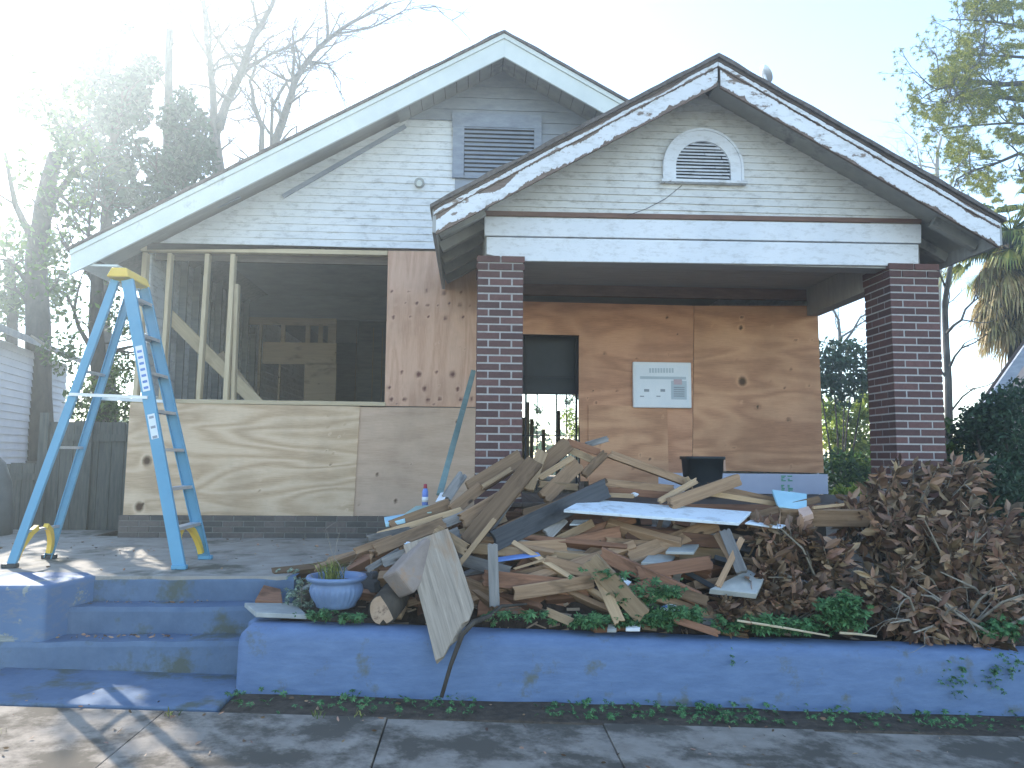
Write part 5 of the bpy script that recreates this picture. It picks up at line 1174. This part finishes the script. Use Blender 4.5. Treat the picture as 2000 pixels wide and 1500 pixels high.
BR = [((1800,960),5.95,.34,'top of the large brush heap beside the right column'),((1745,1040),5.6,.30,'left upper side of the large brush heap'),((1900,1050),5.65,.34,'right upper side of the large brush heap'),((1825,1085),5.4,.32,'middle of the large brush heap'),
 ((1735,1150),5.25,.26,'left lower side of the large brush heap'),((1955,1140),5.3,.32,'right side of the large brush heap at the frame edge'),((1800,1205),5.05,.22,'front of the large brush heap on the wall'),((1900,1200),5.08,.26,'front right of the large brush heap'),((1885,925),6.1,.16,'thin top sprig above the large brush heap'),
 ((2010,1060),5.7,.32,'far right of the large brush heap'),((1520,1060),5.4,.22,'left top of the small brush heap beside the boards'),((1590,1085),5.4,.22,'right top of the small brush heap'),((1500,1135),5.2,.19,'left foot of the small brush heap'),((1570,1165),5.15,.18,'right foot of the small brush heap'),((1440,1195),5.02,.12,'low sprig by the concrete piece'),((1690,1010),5.9,.2,'upper sprig between the two brush heaps')]
for i, ((px, py), Y, r, lab) in enumerate(BR):
    rnd = random.Random(100+i); c = P(px, py, Y); t = thing('dead_branch', 'dead brown leafy branch, '+lab, 'branch', (c.x, Y, zw(c.x)), 'dead brown magnolia branches in the brush heaps'); ms = MB(); ml = MB(); n = int(26*(r/.25)**1.3)+6
    root = Vector((c.x+rnd.uniform(-.2,.2), Y+.1, max(zw(c.x)-.02, c.z-r*1.6)))
    for k in range(n):
        d = Vector((rnd.gauss(0,1), rnd.gauss(-.2,.9), rnd.gauss(.1,.8))).normalized(); e = c + Vector((d.x*r*1.25, d.y*r*.8, d.z*r))*rnd.random()**.4
        e.z = max(e.z, zw(e.x)+.03); mid = root.lerp(e, .5)+Vector((rnd.gauss(0,.05), rnd.gauss(0,.04), rnd.gauss(.03,.04)))
        ms.tube([root, mid, e], [.010, .006, .003], 4, False)
        dd = (e-mid).normalized()
        for q in range(rnd.randint(9, 15)):
            ld = (dd + Vector((rnd.gauss(0,.8), rnd.gauss(0,.8), rnd.gauss(-.5,.6)))); pp = e - dd*rnd.uniform(0, .12); dleaf(ml, pp, ld, rnd.uniform(.07, .15), rnd)
    if i in (2, 3, 5, 6, 7, 11):
        for q in range(3):
            e = P(px+rnd.uniform(-120,120), py+rnd.uniform(-70,60), Y-.3); e.z = max(e.z, zw(e.x)+.02); mid = root.lerp(e, .6)+Vector((0,-.05,.08)); ms.tube([root, mid, e], [.012, .008, .004], 5, False); twig(ms, mid, (e-mid).normalized(), .25, .005, 1, rnd, .05, 2)
    ms.build('stem', M['twig'], t); ml.build('dead_leaves', M['dead'], t)
m = MB(); pts = [P(2003,1205,4.95), P(1935,1238,4.9), P(1870,1200,4.92), P(1820,1165,4.98), P(1780,1160,5.0)]; m.tube(pts, [.012,.012,.010,.008,.005], 6); m.tube([pts[2], P(1850,1180,4.9), P(1790,1140,4.95)], [.008,.006,.003], 5); tag(m.build('bare_stick', M['twig'], origin=pts[1], smooth=True), 'pale forked stick in front of the large brush heap', 'stick')
m = MB(); pts = [P(1960,1085,5.6), P(1925,1010,5.75), P(1900,960,5.8), P(1872,935,5.9)]; m.tube(pts, [.010,.008,.006,.004], 5); m.tube([pts[0], P(1900,1035,5.6), P(1880,1010,5.6)], [.008,.005,.003], 5); tag(m.build('bare_stick', M['twig'], origin=pts[1], smooth=True), 'slender pale stick curving up against the dark green bush', 'stick')
for (p0, p1, lb_) in (((1440,1212),(1620,1242),'long pale cane lying along the top of the blue wall'),((1640,1236),(1712,1243),'short pale cane at the foot of the brush heap')):
    m = MB(); m.tube([P(*p0,4.86), P((p0[0]+p1[0])/2,(p0[1]+p1[1])/2-1,4.86), P(*p1,4.84)], [.008,.008,.006], 6); tag(m.build('cane', M['lumber'], origin=P(*p0,4.86)), lb_, 'cane')
# ---- weeds, grass, leaf litter
def weedleaf(m, c, rnd, s):
    n = rnd.randint(5, 9); ax = Vector((rnd.gauss(0,.5), rnd.gauss(-.3,.5), 1)).normalized(); u = ax.cross(Vector((1,.2,0))).normalized(); v_ = ax.cross(u)
    for i in range(n):
        a = 2*math.pi*i/n+rnd.random()*.4; d = u*math.cos(a)+v_*math.sin(a)-ax*.25; w_ = (u*-math.sin(a)+v_*math.cos(a))*s*.2; k = len(m.v)
        m.v += [c, c+d*s*.5+w_, c+d*s, c+d*s*.5-w_]; m.f.append((k, k+1, k+2, k+3))
m = MB(); rnd = random.Random(60)
for (px, py, sx_, sy_, n) in ((1150,1212,40,9,150),(1215,1212,24,8,70),(1290,1205,34,14,200),(1340,1200,24,14,110),(1305,1155,24,10,60),(1510,1222,46,10,260),(1645,1195,36,26,420),(1570,1222,30,10,140),(1250,1160,60,30,80),(1950,1225,40,16,110),(690,1204,20,5,40),(625,1200,24,7,40),(1450,1215,60,12,90),(1010,1200,60,10,40),(1180,1120,30,12,30)):
    for _ in range(n):
        x_ = px+rnd.gauss(0, sx_*.6); y_ = py+rnd.gauss(0, sy_*.6); q = P(x_, min(y_, 1226+.02*(x_-1100)), rnd.uniform(4.87, 4.98)); gzv = zw(q.x)-.03; q.z = max(q.z, gzv+.015)
        weedleaf(m, q, rnd, rnd.uniform(.018, .045))
for k in range(1100):       # along the foot of the wall
    x = -1.4+5.6*rnd.random()**.8; yq = 4.46+.32*rnd.random(); 
    if mnoise.noise(Vector((x*1.7, 0, 7))) < rnd.uniform(-.3, .25): continue
    weedleaf(m, Vector((x, yq, zg(x)+rnd.uniform(.005, .05))), rnd, rnd.uniform(.01, .03))
for (px, py, n) in ((1868,1330,40),(1940,1320,40),(1975,1300,30),(1440,1290,6)):
    for _ in range(n): weedleaf(m, P(px+rnd.gauss(0,12), py+rnd.gauss(0,16), 4.76), rnd, rnd.uniform(.01,.025))
tag(m.build('weeds', M['weed']), 'small green weeds along the wall top and the sidewalk edge', 'weeds', kind='stuff')
def blades(m, c, n, L, sp, rnd, lean=.35, wd=.004):
    for _ in range(n):
        b = c+Vector((rnd.gauss(0,sp), rnd.gauss(0,sp), 0)); d = Vector((rnd.gauss(0,lean), rnd.gauss(0,lean), 1)).normalized(); l = L*rnd.uniform(.5,1.2); s_ = Vector((rnd.gauss(0,1), rnd.gauss(0,1), 0)).normalized()*wd; q = b+d*l*.6; e = q+(d+Vector((d.x*1.5, d.y*1.5, -.5)))*l*.35; k = len(m.v)
        m.v += [b-s_, b+s_, q+s_*.8, q-s_*.8, e]; m.f += [(k, k+1, k+2, k+3), (k+3, k+2, k+4)]
m = MB(); rnd = random.Random(61)
for k in range(260):
    x = rnd.uniform(-3.3, -2.35); y = rnd.uniform(3.3, 4.1) ; blades(m, Vector((x, y, zg(x)-.01)), 7, .07, .02, rnd)
for k in range(70):
    x = rnd.uniform(-3.6, -2.85); blades(m, Vector((x, 5.05+rnd.uniform(-.3,.08), zg(x)-.02)), 6, .05, .02, rnd)
for px in (935*.35, 700, 620): blades(m, G(px, 1400, 0), 10, .05, .02, rnd)
tag(m.build('grass', M['grassl']), 'tufts of pale green grass at the lower left', 'grass', kind='stuff')
pp = thing('potted_plant', 'tuft of green blades and dry stems growing in the blue pot', 'plant', pc+Vector((0,0,.17)))
m = MB(); blades(m, pc+Vector((-.03,0,.17)), 110, .17, .035, rnd, .3, .003); m.build('blades', M['palm'], pp)
m = MB(); twig(m, pc+Vector((.05,0,.17)), Vector((.2,0,1)), .22, .005, 2, rnd); m.build('dry_stems', M['twig'], pp)
wd_ = thing('wild_plant', 'small pale leafed plant growing at the corner between steps and flowerpot', 'plant', P(585, 1190, 5.15))
m = MB()
for k in range(120): weedleaf(m, P(585+rnd.gauss(0,16), 1165+rnd.gauss(0,22), 5.2+rnd.uniform(-.1,.1)), rnd, rnd.uniform(.012,.03))
m.build('leaves', leafmat('pale_grey_green_leaf', (.12,.18,.12), (.26,.32,.24)), wd_)
m = MB()
for k in range(7): m.tube([P(588, 1205, 5.17), P(585+rnd.gauss(0,10), 1165+rnd.gauss(0,15), 5.2)], [.003,.002], 3)
m.build('stems', M['twig'], wd_)
m = MB(); rnd = random.Random(62)
for k in range(420):
    z_ = rnd.random()
    if z_ < .5: x = rnd.uniform(-4, 3.6); y = rnd.uniform(3.4, 4.7); z = zg(x)+.012
    elif z_ < .8: x = rnd.uniform(-4.5, -.9); y = rnd.uniform(5.7, 8); z = ZS+.012
    else: x = rnd.uniform(-3, -1.8); i = rnd.choice((0,1)); y = (5.2, 5.44)[i]+rnd.uniform(0, .1); z = (.225, .40)[i]
    dleaf(m, Vector((x, y, z)), Vector((rnd.gauss(0,1), rnd.gauss(0,1), .1)), rnd.uniform(.012, .045), rnd)
tag(m.build('leaf_litter', M['dead']), 'scattered dry leaves on the pavement, steps and slab', 'leaves', kind='stuff')
# ---- air
hz = MB(); hz.box((-70, -12, -1.5), (70, 60, 14))  # haze volume, made denser to lift the darks like lens flare veil
hm = bpy.data.materials.new('haze_veil'); hm.use_nodes = True; hm.node_tree.nodes.clear(); hn = hm.node_tree.nodes
ho = hn.new('ShaderNodeOutputMaterial'); hv = hn.new('ShaderNodeVolumePrincipled'); hv.inputs['Color'].default_value = (.80, .93, 1, 1); hv.inputs['Density'].default_value = .006; hv.inputs['Anisotropy'].default_value = .72
hm.node_tree.links.new(hv.outputs[0], ho.inputs['Volume']); tag(hz.build('haze', hm), 'thin morning haze in the low sun, thickened to imitate flare veil', 'haze', kind='stuff')
